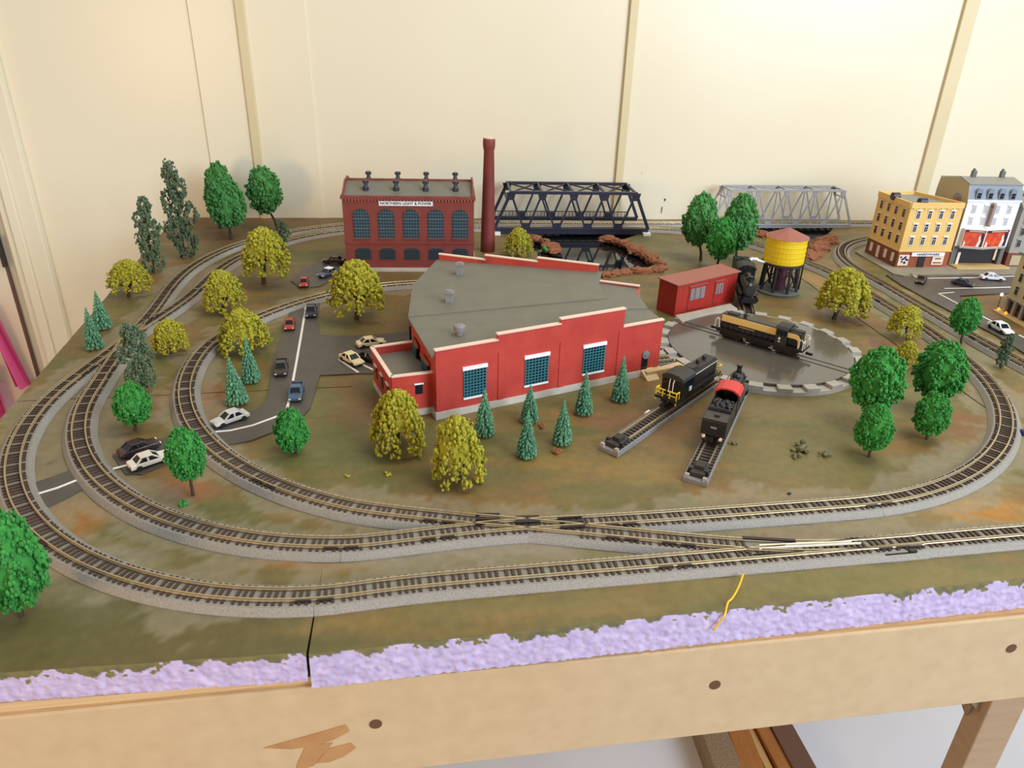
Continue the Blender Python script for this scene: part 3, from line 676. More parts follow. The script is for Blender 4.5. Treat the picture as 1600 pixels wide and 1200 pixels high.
tag(mb.build('filler_block', M['wood'], loc=O3), 'long pale filler strip along the end of the roundhouse wall', 'block')

# ------------------------------------------------------------------ truss bridges
def truss_bridge(name, label, mid, ang, L, W, H, z0, girder, m, wm, verticals, panels=5):
    t = thing(name, label, 'bridge', (mid[0], mid[1], 0), ang)
    p = L/panels; bot = [(-L/2+p*i) for i in range(panels+1)]; top = [(-L/2+p*(i+.5)) for i in range(panels)]; zb = z0; zt = z0+H
    for side, nm in ((-1,'near'),(1,'far')):
        y = side*W/2
        g = MB().box(-L/2, L/2, y-wm*.7, y+wm*.7, z0-girder, z0-.0015).box(-L/2, L/2, y-wm, y+wm, z0-.0015, z0+wm*.4).build('side_girder', m, t)
        MB().bar((top[0]-wm*.6,y,zt), (top[-1]+wm*.6,y,zt), wm*1.5, wm*1.3).build('top_chord', m, t)
        for i in range(panels):
            for b in (bot[i], bot[i+1]):
                end = (i == 0 and b == bot[0]) or (i == panels-1 and b == bot[-1])
                off = 0 if end else (.0016 if b < top[i] else -.0016)
                k = 1.4 if end else .8
                MB().bar((b+off*2.2,y,zb), (top[i],y,zt), wm*k, wm*.8, up=(0,1,0)).build('end_post' if end else 'diagonal', m, t)
            if verticals: MB().bar((top[i],y,zb), (top[i],y,zt), wm*.7, wm*.6, up=(0,1,0)).build('hanger', m, t)
            MB().yprism([(top[i]-wm*2.2,zt),(top[i]+wm*2.2,zt),(top[i]+wm*1.4,zt-wm*3.4),(top[i]-wm*1.4,zt-wm*3.4)], y-wm*.45, y+wm*.45).build('gusset_plate', m, t)
        for i in range(1, panels):
            MB().yprism([(bot[i]-wm*2.4,zb),(bot[i]+wm*2.4,zb),(bot[i]+wm*1.4,zb+wm*2.6),(bot[i]-wm*1.4,zb+wm*2.6)], y-wm*.45, y+wm*.45).build('gusset_plate', m, t)
    for x in top: MB().bar((x,-W/2,zt), (x,W/2,zt), wm*.9, wm).yprism([], 0, 0).build('top_strut', m, t) if False else MB().bar((x,-W/2,zt), (x,W/2,zt), wm*.9, wm).build('top_strut', m, t)
    for i in range(panels-1):
        for s in (-1, 1): MB().bar((top[i],-s*W/2,zt), (top[i+1],s*W/2,zt), wm*.55, wm*.55).build('lateral_brace', m, t)
    for x, bx in ((top[0], bot[0]), (top[-1], bot[-1])):
        d = (bx-x)*.22
        MB().bar((x+d,-W/2,zt-H*.22), (x+d,W/2,zt-H*.22), wm*.8, wm*.8).build('portal_beam', m, t)
        for s in (-1, 1):
            mb = MB(); vs = [(x,s*W/2,zt),(x,s*W/2*.45,zt),(x+d*1.5,s*W/2,zt-H*.33)]; vs += [(a+wm*.5,b,c) for a,b,c in vs]
            mb.add(vs, [(0,1,2),(5,4,3),(0,3,4,1),(1,4,5,2),(2,5,3,0)]).build('portal_bracket', m, t)
    nf = int(L/.012)
    for i in range(2, nf-1):
        x = -L/2+L*i/nf; MB().bar((x,-W/2,-.0009), (x,W/2,-.0009), .0016, .0014).build('floor_beam', m, t)
    return t
ba = atan2(.0245, .249)
truss_bridge('black_truss_bridge', 'black double track truss bridge over the pond', (.0845,1.2040), radians(5.6), .248, .0750, .0565, .0085, .0083, M['bridge_black'], .0034, False)
for s, nm in ((-1,'left'),(1,'right')):
    p = Vector((.0845,1.2040,0)) + Vector((cos(radians(5.6)), sin(radians(5.6)), 0))*(s*.121) - Vector((-sin(radians(5.6)), cos(radians(5.6)), 0))*.043
    tag(MB().box(-.006,.006,-.005,.005,-.006,.004).box(-.007,.007,-.006,.006,-.008,-.003).build('bridge_pier', M['white'], loc=(p.x,p.y,0), rz=radians(5.6)), 'white bridge pier block at the %s end of the black bridge' % nm, 'pier')
# low lattice fence behind the bridge deck
fc = thing('lattice_railing', 'low dark lattice railing along the wall behind the black bridge', 'railing', (.0905-.0045,1.2045+.046,0), radians(5.6))
MB().bar((-.124,0,.0165),(.105,0,.0165),.0012,.0012).build('top_rail', M['bridge_black'], fc); MB().bar((-.124,0,.0035),(.105,0,.0035),.0012,.0012).build('bottom_rail', M['bridge_black'], fc)
for i in range(39): MB().bar((-.124+i*.006,0,0),(-.124+i*.006,0,.0165),.0009,.0009).build('post', M['bridge_black'], fc)
truss_bridge('silver_truss_bridge', 'silver grey single track truss bridge at the back right', (.447,1.2660), radians(7.0), .248, .036, .0570, .0060, .0055, M['silver'], .0023, True)
# ------------------------------------------------------------------ lettering
def lettering(text, width, m, parent, Mx, h=None, depth_=.0002, name='lettering'):
    cu = bpy.data.curves.new('text', 'FONT'); cu.body = text; cu.extrude = 0; cu.align_x = 'CENTER'; cu.align_y = 'CENTER'; cu.resolution_u = 2; cu.offset = .022
    o = bpy.data.objects.new('text', cu); col.objects.link(o); bpy.context.view_layer.update()
    me = bpy.data.meshes.new_from_object(o.evaluated_get(bpy.context.evaluated_depsgraph_get()))
    bpy.data.objects.remove(o); co = np.array([v.co[:] for v in me.vertices]); sx_ = width/np.ptp(co[:,0]); sy_ = (h/np.ptp(co[:,1])) if h else sx_
    bm = bmesh.new(); bm.from_mesh(me)
    for v in bm.verts: v.co = Vector((v.co.x*sx_, v.co.y*sy_, 0))
    r = bmesh.ops.extrude_face_region(bm, geom=bm.faces[:]); bmesh.ops.translate(bm, verts=[g_ for g_ in r['geom'] if isinstance(g_, bmesh.types.BMVert)], vec=(0,0,depth_))
    for v in bm.verts: v.co = Mx @ v.co
    bmesh.ops.recalc_face_normals(bm, faces=bm.faces); bm.to_mesh(me); bm.free(); me.materials.clear(); me.materials.append(m)
    q = bpy.data.objects.new(name, me); col.objects.link(q); q.parent = parent; return q
# a frame whose x runs along a facade, y points up the wall and z points out of it
def faceM(x, y, z): return Matrix(((1,0,0,x),(0,0,-1,y),(0,1,0,z),(0,0,0,1)))

# ------------------------------------------------------------------ roundhouse
rh = thing('roundhouse', 'red brick roundhouse with a grey fan shaped roof and stepped parapets', 'building', (OX, OY, 0))
A = [162.5, 177.5, 192.6, 207.6]
def pol(r, a, z=None): return (r*cos(radians(a)), r*sin(radians(a))) if z is None else (r*cos(radians(a)), r*sin(radians(a)), z)
STEP = [(.360,.304,.0640),(.304,.243,.0692),(.243,.1755,.0736),(.1755,.1300,.0560)]
for ang, side, nm in ((207.6, 1, 'south'), (162.5, -1, 'north')):
    W = Matrix.Rotation(radians(ang), 4, 'Z'); y0, y1 = (-.003, 0) if side > 0 else (0, .003)
    out = y1 if side > 0 else y0
    prof = [(.130,0),(.360,0)] ; 
    for r1, r0, z in STEP: prof += [(r1, z-.0012), (r0, z-.0012)]
    wl = MB().yprism(prof, y0, y1, W).build('side_wall', M['brick_red'], rh)
    for r1, r0, z in STEP: MB().box(r0-.0004, r1+.0006, y0-.0006, y1+.0006, z-.0012, z, W).build('coping', M['coping'], rh)
    MB().box(.128, .3612, y0-.0010, y1+.0010, 0, .0065, W).build('foundation', M['found'], rh)
    for r in (.3005, .2400, .1775): MB().box(r-.0028, r+.0028, min(out, out+side*.0007), max(out, out+side*.0007), .0065, .052, W).build('pilaster', M['brick_red'], wl)
    for r0, r1 in ((.3150,.3352),(.2543,.2768),(.1948,.2170)):
        z0, z1 = .0155, .0410
        f = MB().box(r0, r1, min(out,out+side*.0003), max(out,out+side*.0003), z0, z1, W).build('window', M['glass'], rh)
        MB().box(r0-.0014, r1+.0014, min(out,out+side*.0014), max(out,out+side*.0014), z1, z1+.0032, W).build('lintel', M['white'], f)
        MB().box(r0-.0008, r1+.0008, min(out,out+side*.0014), max(out,out+side*.0014), z0-.0016, z0, W).build('sill', M['white'], f)
        g_ = MB()
        for i in range(8): x = r0+(r1-r0)*i/7; g_.box(x-.0004, x+.0004, min(out,out+side*.0009), max(out,out+side*.0009), z0, z1, W)
        for j in range(10): z = z0+(z1-z0)*j/9; g_.box(r0, r1, min(out,out+side*.0008), max(out,out+side*.0008), z-.0004, z+.0004, W)
        g_.build('window_grille', M['teal'], f)
W = Matrix.Rotation(radians(207.6), 4, 'Z')
d_ = MB().box(.1440,.1505,0,.0007,.0065,.0190,W).build('side_door', M['glass'], rh)
MB().cyl((.1470,.0002,.0225),(.1470,.0016,.0225),.0042,n=10,M=W).cyl((.1470,.0016,.0225),(.1470,.0024,.0225),.0018,n=8,M=W).build('wall_bell', M['grey'], rh)
RP = [(.1300,.0530),(.1755,.0530),(.1755,.0705),(.3605,.0612)]
for k in range(3):
    a0, a1 = A[k]+(.5 if k == 0 else 0), A[k+1]-(.5 if k == 2 else 0)
    for (r0, z0), (r1, z1), nm in (((.1715,.0655),(.3625,.0565),'roof_panel'), ((.1285,.0528),(.1765,.0536),'front_roof_panel')):
        st = (.0000,.0016,.0006)[k]
        vs = [pol(r0,a0,z0+st), pol(r0,a1,z0+st), pol(r1,a1,z1+st), pol(r1,a0,z1+st)]; vs += [(x,y,z-.0014) for x,y,z in vs]
        MB().add(vs, [(0,1,2,3),(7,6,5,4),(0,4,5,1),(1,5,6,2),(2,6,7,3),(3,7,4,0)]).build(nm, M['roof'], rh)
    # clerestory wall between the two roofs, rear wall, door front
    def chord(r, b0, b1, z0, z1, nm, m, th=.002, par=rh):
        vs = [pol(r,b0,z0), pol(r,b1,z0), pol(r,b1,z1), pol(r,b0,z1)]; vs += [pol(r-th,b0,z0), pol(r-th,b1,z0), pol(r-th,b1,z1), pol(r-th,b0,z1)]
        return MB().add(vs, [(0,1,2,3),(7,6,5,4),(0,4,5,1),(1,5,6,2),(2,6,7,3),(3,7,4,0)]).build(nm, m, par)
    chord(.1775, a0, a1, .053, .0645, 'clerestory_wall', M['brick_red'])
    chord(.3600, a0, a1, 0, .0555, 'rear_wall', M['brick_red']); chord(.3610, a0, a1, 0, .0065, 'foundation', M['found'])
    for f0, f1 in ((.18,.40),(.60,.82)):
        wq = chord(.3608, a0+(a1-a0)*f0, a0+(a1-a0)*f1, .016, .042, 'window', M['glass'], .0016)
        chord(.3612, a0+(a1-a0)*(f0-.02), a0+(a1-a0)*(f1+.02), .042, .0446, 'lintel', M['brick_orange'], .002, wq)
        for q in range(1, 4): f = f0+(f1-f0)*q/4; chord(.3614, a0+(a1-a0)*(f-.006), a0+(a1-a0)*(f+.006), .016, .042, 'mullion', M['teal'], .0016, wq)
    for f0, f1 in ((0,.13),(.87,1)): chord(.1320, a0+(a1-a0)*f0, a0+(a1-a0)*f1, 0, .053, 'door_post', M['brick_red'])
    chord(.1320, a0+(a1-a0)*.13, a0+(a1-a0)*.87, .042, .053, 'door_lintel', M['brick_red'])
# thin white strip on the parapet end
for px, py, kind in ((718,426,'square'),(702,471,'square'),(718,521,'round')):
    p = G(px, py, .0600) - O3; z = .0600
    if kind == 'square': MB().box(p.x-.0036,p.x+.0036,p.y-.0036,p.y+.0036,z-.003,z+.0085).box(p.x-.0045,p.x+.0045,p.y-.0045,p.y+.0045,z+.0085,z+.0105).box(p.x-.003,p.x+.003,p.y-.003,p.y+.003,z+.0105,z+.0115).build('roof_vent', M['grey'], rh, bevel=.0004)
    else: MB().lathe([(.0030,z-.003),(.0030,z+.0025),(.0052,z+.0032),(.0052,z+.0068),(.0046,z+.0078),(.002,z+.0085)], 16, c=(p.x,p.y)).build('roof_vent', M['grey'], rh, smooth=False)
# annex behind the rear wall
AN = [Vector(v)-O3 for v in ((-.0665,.5560,0),(-.0995,.5440,0),(-.1265,.6035,0),(-.0925,.6190,0))]
ax = [(v.x, v.y) for v in AN]
def inset(P, d):
    c = (sum(p[0] for p in P)/4, sum(p[1] for p in P)/4); return [(c[0]+(p[0]-c[0])*(1-d), c[1]+(p[1]-c[1])*(1-d)) for p in P]
MB().prism(ax, 0, .0300).build('annex_body', M['brick_red'], rh); MB().prism(inset(ax,.02), .0300, .0312).build('annex_roof', M['roof'], rh)
MB().prism(inset(ax,-.03), 0, .0060).build('annex_foundation', M['found'], rh)
for i in range(3):
    a_, b_ = AN[i], AN[i+1]; q = MB().bar(a_+Vector((0,0,.0342)), b_+Vector((0,0,.0342)), .0022, .0085).build('annex_parapet', M['brick_red'], rh)
    MB().bar(a_+Vector((0,0,.0390)), b_+Vector((0,0,.0390)), .0034, .0012).build('coping', M['coping'], rh)
for (i, f, z0, z1) in ((0,.35,.020,.029),(1,.2,.014,.026),(1,.5,.014,.026),(1,.8,.014,.026)):
    a_, b_ = AN[i], AN[i+1]; p = a_.lerp(b_, f); d = (b_-a_).normalized(); n_ = Vector((d.y, -d.x, 0))
    if n_.dot(p - sum(AN, Vector())/4) < 0: n_ = -n_
    wq = MB().bar(p-d*.003+Vector((0,0,(z0+z1)/2)), p+d*.003+Vector((0,0,(z0+z1)/2)), .0012, z1-z0).build('window', M['glass'], rh)
    MB().bar(p-d*.004+Vector((0,0,z1+.0007)), p+d*.004+Vector((0,0,z1+.0007)), .0024, .0016).build('lintel', M['white'], wq)
# loading steps by the end of the wall
p = G(1012, 588)
st = thing('loading_steps', 'small tan wooden ramp at the end of the roundhouse wall', 'steps', tuple(p), radians(27.6))
MB().xprism([(-.010,0),(.012,0),(.012,.008),(.004,.008)], -.007, .007).build('ramp', M['wood'], st); MB().box(-.0075,.0075,.004,.012,.008,.0088).build('landing', M['conc'], st)

# ------------------------------------------------------------------ power house
ph = thing('power_house', 'dark red brick power house with arched windows and a white name board', 'building', (-.224,.942,0), radians(5.4))
PW, PD = .1685, .095
MB().box(0,PW,0,PD,.003,.0962).build('body', M['brick_dark'], ph); MB().box(-.003,PW+.003,-.004,PD+.003,0,.0042).build('plinth', M['found'], ph)
MB().box(-.0012,PW+.0012,-.0014,PD+.001,.0372,.0400).build('string_course', M['brick_dark'], ph)
cn = MB().box(-.0018,PW+.0018,-.0020,PD+.0018,.0948,.0985).build('cornice', M['brick_dark'], ph)
dn = MB(); 
for i in range(42): dn.box(i*.0041, i*.0041+.0018, -.0022, 0, .0930, .0948)
dn.build('dentils', M['roof_red'], cn)
rfz = lambda y: .0972 + .0118*(1-abs(y-PD/2)/(PD/2))
MB().xprism([(.001,.0975),(PD/2,.1095),(PD-.001,.0975)], .002, PW-.002).build('roof', M['roof'], ph)
for x in (0, PW-.0022): MB().xprism([(-.001,.0962),(-.001,.1000),(PD*.22,.1075),(PD*.35,.1125),(PD*.65,.1125),(PD*.78,.1075),(PD+.001,.1000),(PD+.001,.0962)], x, x+.0022).build('gable_parapet', M['brick_dark'], ph)
MB().box(.002,PW-.002,PD/2-.0014,PD/2+.0014,.1085,.1118).build('ridge_cap', M['brick_brown'], ph)
for i in range(5):
    x0 = .0125+.0319*i; x1 = x0+.0206; xc = (x0+x1)/2; r = .0103
    oc = [(x0,.0445),(x1,.0445),(x1,.0722)] + [(xc+r*cos(radians(t)), .0722+r*sin(radians(t))) for t in range(15,180,15)] + [(x0,.0722)]
    f = MB().yprism(oc, -.0007, 0).build('arched_window', M['blue_pane'], ph)
    g_ = MB()
    for k in range(1,6): x = x0+(x1-x0)*k/6; g_.box(x-.0003,x+.0003,-.0012,-.0006,.0445,.0722+sqrt(max(0,r*r-(x-xc)**2)))
    for k in range(9):
        z = .0445+.0042*k; hw = r if z < .0722 else sqrt(max(0, r*r-(z-.0722)**2)); g_.box(xc-hw,xc+hw,-.0013,-.0006,z-(.0006 if k in (3,6) else .0003),z+(.0006 if k in (3,6) else .0003))
    g_.build('glazing_bars', M['bluegrey'], f)
    ar = MB(); pts = [(xc+(r+.0008)*cos(radians(t)), 0, .0722+(r+.0008)*sin(radians(t))) for t in range(0,181,12)]; ar.tube(pts, .0009, 5); ar.build('brick_arch', M['brick_brown'], f)
    MB().box(x0-.001,x1+.001,-.0018,0,.0432,.0445).build('sill', M['brick_brown'], f)
    oc = [(x0,.0155),(x1,.0155),(x1,.0285),(xc+.005,.0308),(xc-.005,.0308),(x0,.0285)]
    f = MB().yprism(oc, -.0006, 0).build('lower_window', M['blue_pane'], ph); g_ = MB()
    for k in range(1,6): x = x0+(x1-x0)*k/6; g_.box(x-.0003,x+.0003,-.0010,-.0005,.0155,.0300)
    for k in range(1,4): z = .0155+.0037*k; g_.box(x0,x1,-.0010,-.0005,z-.0003,z+.0003)
    g_.build('glazing_bars', M['black_dull'], f)
bd = MB().box(.0465,.1153,-.0012,0,.0868,.0926).build('name_board', M['white'], ph)
lettering('NORTHERN LIGHT & POWER', .0655, M['ink'], ph, faceM(.0809,-.0012,.0897), h=.0036)
for i, x in enumerate((.029,.068,.106,.145)):
    for y, nm in ((.020,'front'),(.062,'rear')):
        z = rfz(y); MB().lathe([(.0040,z-.003),(.0040,z+.004),(.0026,z+.0055),(.0022,z+.0085),(.0040,z+.0092),(.0040,z+.0120),(.003,z+.0128)], 12, c=(x,y)).build('roof_ventilator', M['bridge_black'], ph)
ch = thing('chimney_stack', 'tall tapering red brick chimney beside the power house', 'chimney', tuple(G(762,392)))
MB().lathe([(.0106,0),(.0104,.02),(.0072,.142),(.0082,.146),(.0086,.150),(.0086,.1555),(.0080,.1585)], 28).build('shaft', M['brick_dark'], ch, smooth=True)
MB().lathe([(.0066,.157),(.0080,.1585),(.0080,.1598),(.0062,.1598)], 28).build('rim', M['coping'], ch)

# ------------------------------------------------------------------ red shed with loading dock
sa = G(1053,495); sb = G(1146,471); an = atan2(sb.y-sa.y, sb.x-sa.x); SL = (sb-sa).length
sh = thing('red_shed', 'small red shed with grey doors beside the turntable', 'shed', tuple(sa), an)
MB().yprism([(0,0),(SL,0),(SL,.0375),(0,.0375)], 0, .029).build('body', M['red'], sh)
vs = [(-.002,-.002,.0378),(SL+.003,-.002,.0378),(SL+.003,.031,.0384),(-.002,.031,.0384)]; vs += [(x,y,z+.0012) for x,y,z in vs]
MB().add(vs, [(3,2,1,0),(4,5,6,7),(0,1,5,4),(1,2,6,5),(2,3,7,6),(3,0,4,7)]).build('roof', M['roof_red'], sh)
MB().xprism([(.0005,.0370),(.0285,.0370),(.0285,.0384),(.0005,.0378)], .0005, SL-.0005).build('eaves', M['red'], sh)
for x0, x1, z1 in ((.020,.048,.033),(.064,.080,.032)):
    d_ = MB().box(x0,x1,-.0008,0,.004,z1).build('shed_door', M['red'], sh)
    MB().box(x0+.002,x1-.002,-.0014,-.0008,.016,z1-.003).build('window', M['grey'], d_)
    for f in (.33,.66): x = x0+(x1-x0)*f; MB().box(x-.0004,x+.0004,-.0018,-.0014,.016,z1-.003).build('bar', M['red'], d_)
    MB().box(x0-.001,x1+.001,-.0016,0,z1,z1+.0012).build('door_head', M['roof_red'], d_)
for i in range(14): x = SL*(i+.5)/14; MB().box(x-.0002,x+.0002,-.0003,0,.003,.0375).build('board_joint', M['roof_red'], sh) if i not in (3,4,5,9,10) else None
dp = [G(px,py,.0085) for px,py in ((1055,492),(1141,474),(1153,482),(1132,486),(1105,491),(1080,498),(1066,503))]; dc = sum(dp, Vector())/len(dp)
tag(MB().prism([(v.x-dc.x, v.y-dc.y) for v in dp], 0, .0085).build('loading_dock', M['conc'], loc=(dc.x,dc.y,0), bevel=.0006), 'pale grey loading dock curving along the turntable', 'dock')

# ------------------------------------------------------------------ water tower
wt = thing('water_tower', 'yellow plank water tower with a red brown conical roof on dark legs', 'water tower', (.340,.914,0))
MB().lathe([(.0285,0),(.0285,.0022),(.0270,.0030)], 40).build('base_disc', M['stone'], wt)
for k in range(8):
    a = 2*pi*k/8+.2
    l = MB().bar((.0232*cos(a),.0232*sin(a),.003),(.0212*cos(a),.0212*sin(a),.0365),.0026,.0026).build('leg', M['timber'], wt)
    a2 = 2*pi*(k+1)/8+.2
    MB().bar((.0228*cos(a),.0228*sin(a),.006),(.0214*cos(a2),.0214*sin(a2),.034),.0011,.0011).bar((.0228*cos(a2),.0228*sin(a2),.006),(.0214*cos(a),.0214*sin(a),.034),.0011,.0011).build('cross_brace', M['timber'], wt)
MB().cyl((0,0,.003),(0,0,.0365),.0085,n=16).build('supply_pipe', M['purple'], wt, smooth=False)
MB().lathe([(.0245,.0365),(.0262,.0368),(.0262,.0392),(.0245,.0395)], 32).build('platform', M['timber'], wt)
MB().lathe([(.0246,.0392),(.0250,.0400),(.0246,.0712),(.0240,.0715)], 32).build('tank', M['tank_yellow'], wt)
hp = MB()
for z in (.044,.050,.056,.062,.068): hp.lathe([(.0249,z-.0003),(.0252,z-.0003),(.0252,z+.0003),(.0249,z+.0003)], 32)
hp.build('tank_hoops', M['tank_yellow'], wt)
rf = MB(); n = 10; vs = [(.0272*cos(2*pi*k/n),.0272*sin(2*pi*k/n),.0712) for k in range(n)] + [(0,0,.0825)]
rf.add(vs, [tuple(range(n-1,-1,-1))] + [(k,(k+1)%n,n) for k in range(n)]).build('roof', M['roof_red'], wt)
MB().bar((-.0235,-.006,.0385),(-.044,-.012,.0455),.0026,.0022).bar((-.036,-.0095,.0425),(-.038,-.0103,.0445),.0052,.0030).bar((-.044,-.012,.0455),(-.0455,-.0125,.043),.003,.003).build('spout', M['white'], wt)
MB().bar((.0262,-.002,.003),(.0262,-.002,.0700),.0009,.0032).build('ladder', M['timber'], wt)

# ------------------------------------------------------------------ town
def win(par, Mx, x, z, w, h, frame, name='window', pane='glass'):
    f = MB().box(x-w/2,x+w/2,-.0008,0,z-h/2,z+h/2,Mx).build(name, frame, par)
    mb = MB(); e = w*.14
    mb.box(x-w/2+e,x-e*.5,-.0012,-.0008,z-h/2+e,z+h*.18,Mx).box(x+e*.5,x+w/2-e,-.0012,-.0008,z-h/2+e,z+h*.18,Mx).box(x-w/2+e,x+w/2-e,-.0012,-.0008,z+h*.18+e*.7,z+h/2-e,Mx)
    mb.build('pane', M[pane], f); MB().box(x-w*.62,x+w*.62,-.0016,0,z+h/2,z+h/2+.0010,Mx).build('head', frame, f); return f
I4 = Matrix.Identity(4)
cy = Vector((.5438,1.0275,0)); ya = radians(6.9)
yb = thing('yellow_town_building', 'yellow four storey corner building with a brown ground floor shop', 'building', tuple(cy), ya)
YL, YD, SK = .0785, .0775, radians(91.5)
ox, oy = YD*cos(SK), YD*sin(SK)
QP = [(0,0),(YL,0),(.053,oy),(ox,oy)]
MB().prism(QP, .0255, .0890).build('upper_walls', M['facade_y'], yb)
LM_ = Matrix.Rotation(SK, 4, 'Z') @ Matrix.Scale(-1, 4, (0,1,0))   # left facade: x runs back along it, -y points out
MB().prism([(0,.0004),(YL,.0004),(.053,oy),(ox+.0004,oy)], .001, .0255).build('ground_floor', M['brick_orange'], yb)
MB().box(.0004,YD,-.0005,.0006,.001,.0255,LM_).build('side_ground_floor', M['brick_brown'], yb)
MB().prism(inset(QP,-.02), .0250, .0268).build('shop_cornice', M['facade_y'], yb)
MB().prism(inset(QP,.03), .0870, .0894).build('flat_roof', M['slate_top'], yb)
for i in range(4):
    a_, b_ = Vector((*QP[i],.0905)), Vector((*QP[(i+1)%4],.0905)); MB().bar(a_, b_, .0030, .0075).build('parapet', M['facade_y'], yb)
dt = MB()
for i in range(9): dt.box(.004+i*.0084,.0056+i*.0084,-.0022,0,.0862,.0872)
dt.build('cornice_studs', M['cream'], yb)
for r_, z in enumerate((.0775,.0590,.0405)):
    for c_ in range(4): win(yb, I4, .0135+.0170*c_, z, .0062, .0120, M['white'])
for r_, z in enumerate((.0775,.0590,.0405)):
    for c_ in range(4): win(yb, LM_, .0110+.0178*c_, z, .0068, .0125, M['coping'])
for c_ in range(4):
    z0 = .004 if c_ == 2 else .0085
    x = .0110+.0178*c_; MB().box(x-.0030,x+.0030,-.0013,0,z0,.0210,LM_).build('side_door' if c_ == 2 else 'side_window', M['coping'], yb)
shp = MB().box(.0015,.0170,-.0010,0,.0050,.0205).build('shop_window', M['poster_pale'], yb); 
mb = MB(); rr = random.Random(3)
for i in range(12): x = .003+rr.random()*.011; z = .007+rr.random()*.011; mb.box(x,x+.0025,-.0014,-.0010,z,z+.0022)
mb.build('shop_goods', M['ink'], shp)
shp = MB().box(.0530,.0700,-.0010,0,.0060,.0180).build('shop_window', M['poster_pale'], yb); MB().box(.055,.068,-.0014,-.0010,.008,.010).box(.057,.066,-.0014,-.0010,.014,.016).build('shop_goods', M['brick_orange'], shp)
MB().box(.0320,.0420,-.0008,0,.0015,.0180).build('shop_door', M['shop'], yb)
MB().box(.0190,.0690,-.0022,-.0004,.0188,.0240).build('shop_sign', M['white'], yb); lettering('HARDWARE', .034, M['ink'], yb, faceM(.044,-.0022,.0214), h=.0034)
for px, py in ((1398,312),(1440,321)):
    p = G(px,py,.0894)-cy; q = Matrix.Rotation(-ya,4,'Z') @ p
    MB().cyl((q.x-.005,q.y,.0945),(q.x+.005,q.y,.0945),.0052,n=14).box(q.x-.004,q.x+.004,q.y-.003,q.y+.003,.0890,.0935).build('roof_fan', M['bridge_black'], yb)
# white theatre
ct = Vector((.6303,1.0454,0)); ta = radians(3.5)
th = thing('white_theatre', 'white theatre with red poster boards, slate mansard and two chimneys', 'building', tuple(ct), ta)
TW, TD = .0765, .0780
MB().box(0,TW,.006,TD,.001,.0310).build('ground_floor', M['shop'], th); MB().box(0,TW,0,TD,.0310,.0962).build('upper_walls', M['facade_w'], th)
MB().box(-.0006,.0002,.0002,TD,.0,.0965).build('side_wall', M['beige'], th)
MB().box(0,.006,0,.006,.001,.0310).build('pier', M['stone'], th); MB().box(TW-.006,TW,0,.006,.001,.0310).build('pier', M['stone'], th)
MB().box(-.001,TW+.001,-.0012,.001,.0948,.0972).build('cornice', M['facade_w'], th)
MB().xprism([(0,.0964),(.006,.1168),(.030,.1228),(.075,.1148),(TD,.0964)], 0, TW).build('mansard', M['slate'], th)
vs = [(-.001,.0050,.1168),(TW+.001,.0050,.1168),(TW+.001,.030,.1230),(-.001,.030,.1230),(TW+.001,.0755,.1150),(-.001,.0755,.1150)]; vs += [(x,y,z+.001) for x,y,z in vs]
MB().add(vs, [(0,1,2,3)[::-1],(3,2,4,5)[::-1],(6,7,8,9),(9,8,10,11),(0,1,7,6),(1,2,8,7),(2,4,10,8),(4,5,11,10),(5,3,9,11),(3,0,6,9)]).build('top_roof', M['slate_top'], th)
MB().xprism([(0,.0964),(.006,.1168),(.030,.1228),(.075,.1148),(TD,.0964)], -.0008, .0).build('gable_end', M['beige'], th)
mb = MB().cyl((-.0008,.024,.0935),(-.0016,.024,.0935),.0085,n=24); mb.build('mural', M['slate'], th, label='blue painted round mural')
MB().cyl((-.0015,.021,.0915),(-.0020,.021,.0915),.0045,n=20).build('mural_spot', M['poster_red'], th)
for i in range(4):
    x = .0135+.0165*i
    dm = MB().yprism([(x-.0042,.0985),(x+.0042,.0985),(x+.0042,.1085)] + [(x+.0042*cos(radians(t)), .1085+.0042*sin(radians(t))) for t in range(20,180,20)] + [(x-.0042,.1085)], -.0004, .008).build('dormer', M['slate'], th)
    MB().box(x-.0026,x-.0002,-.0010,-.0004,.0995,.1030).box(x+.0002,x+.0026,-.0010,-.0004,.0995,.1030).box(x-.0026,x-.0002,-.0010,-.0004,.1035,.1065).box(x+.0002,x+.0026,-.0010,-.0004,.1035,.1065).build('dormer_pane', M['glass'], dm)
for r_, z in enumerate((.0840,.0670)):
    for c_ in range(4): win(th, I4, .0120+.0172*c_, z, .0062, .0115, M['facade_w'], pane='pale_pane')
for x in (.016,.058): MB().box(x-.0028,x+.0028,.026,.031,.1215,.1320).box(x-.0020,x+.0004,.027,.030,.1320,.1350).build('chimney', M['stone'], th)
MB().box(.0350,.0386,-.0070,0,.0610,.0900).cyl((.0350,-.0035,.0905),(.0386,-.0035,.0905),.0035,n=12).build('blade_sign', M['mauve'], th)
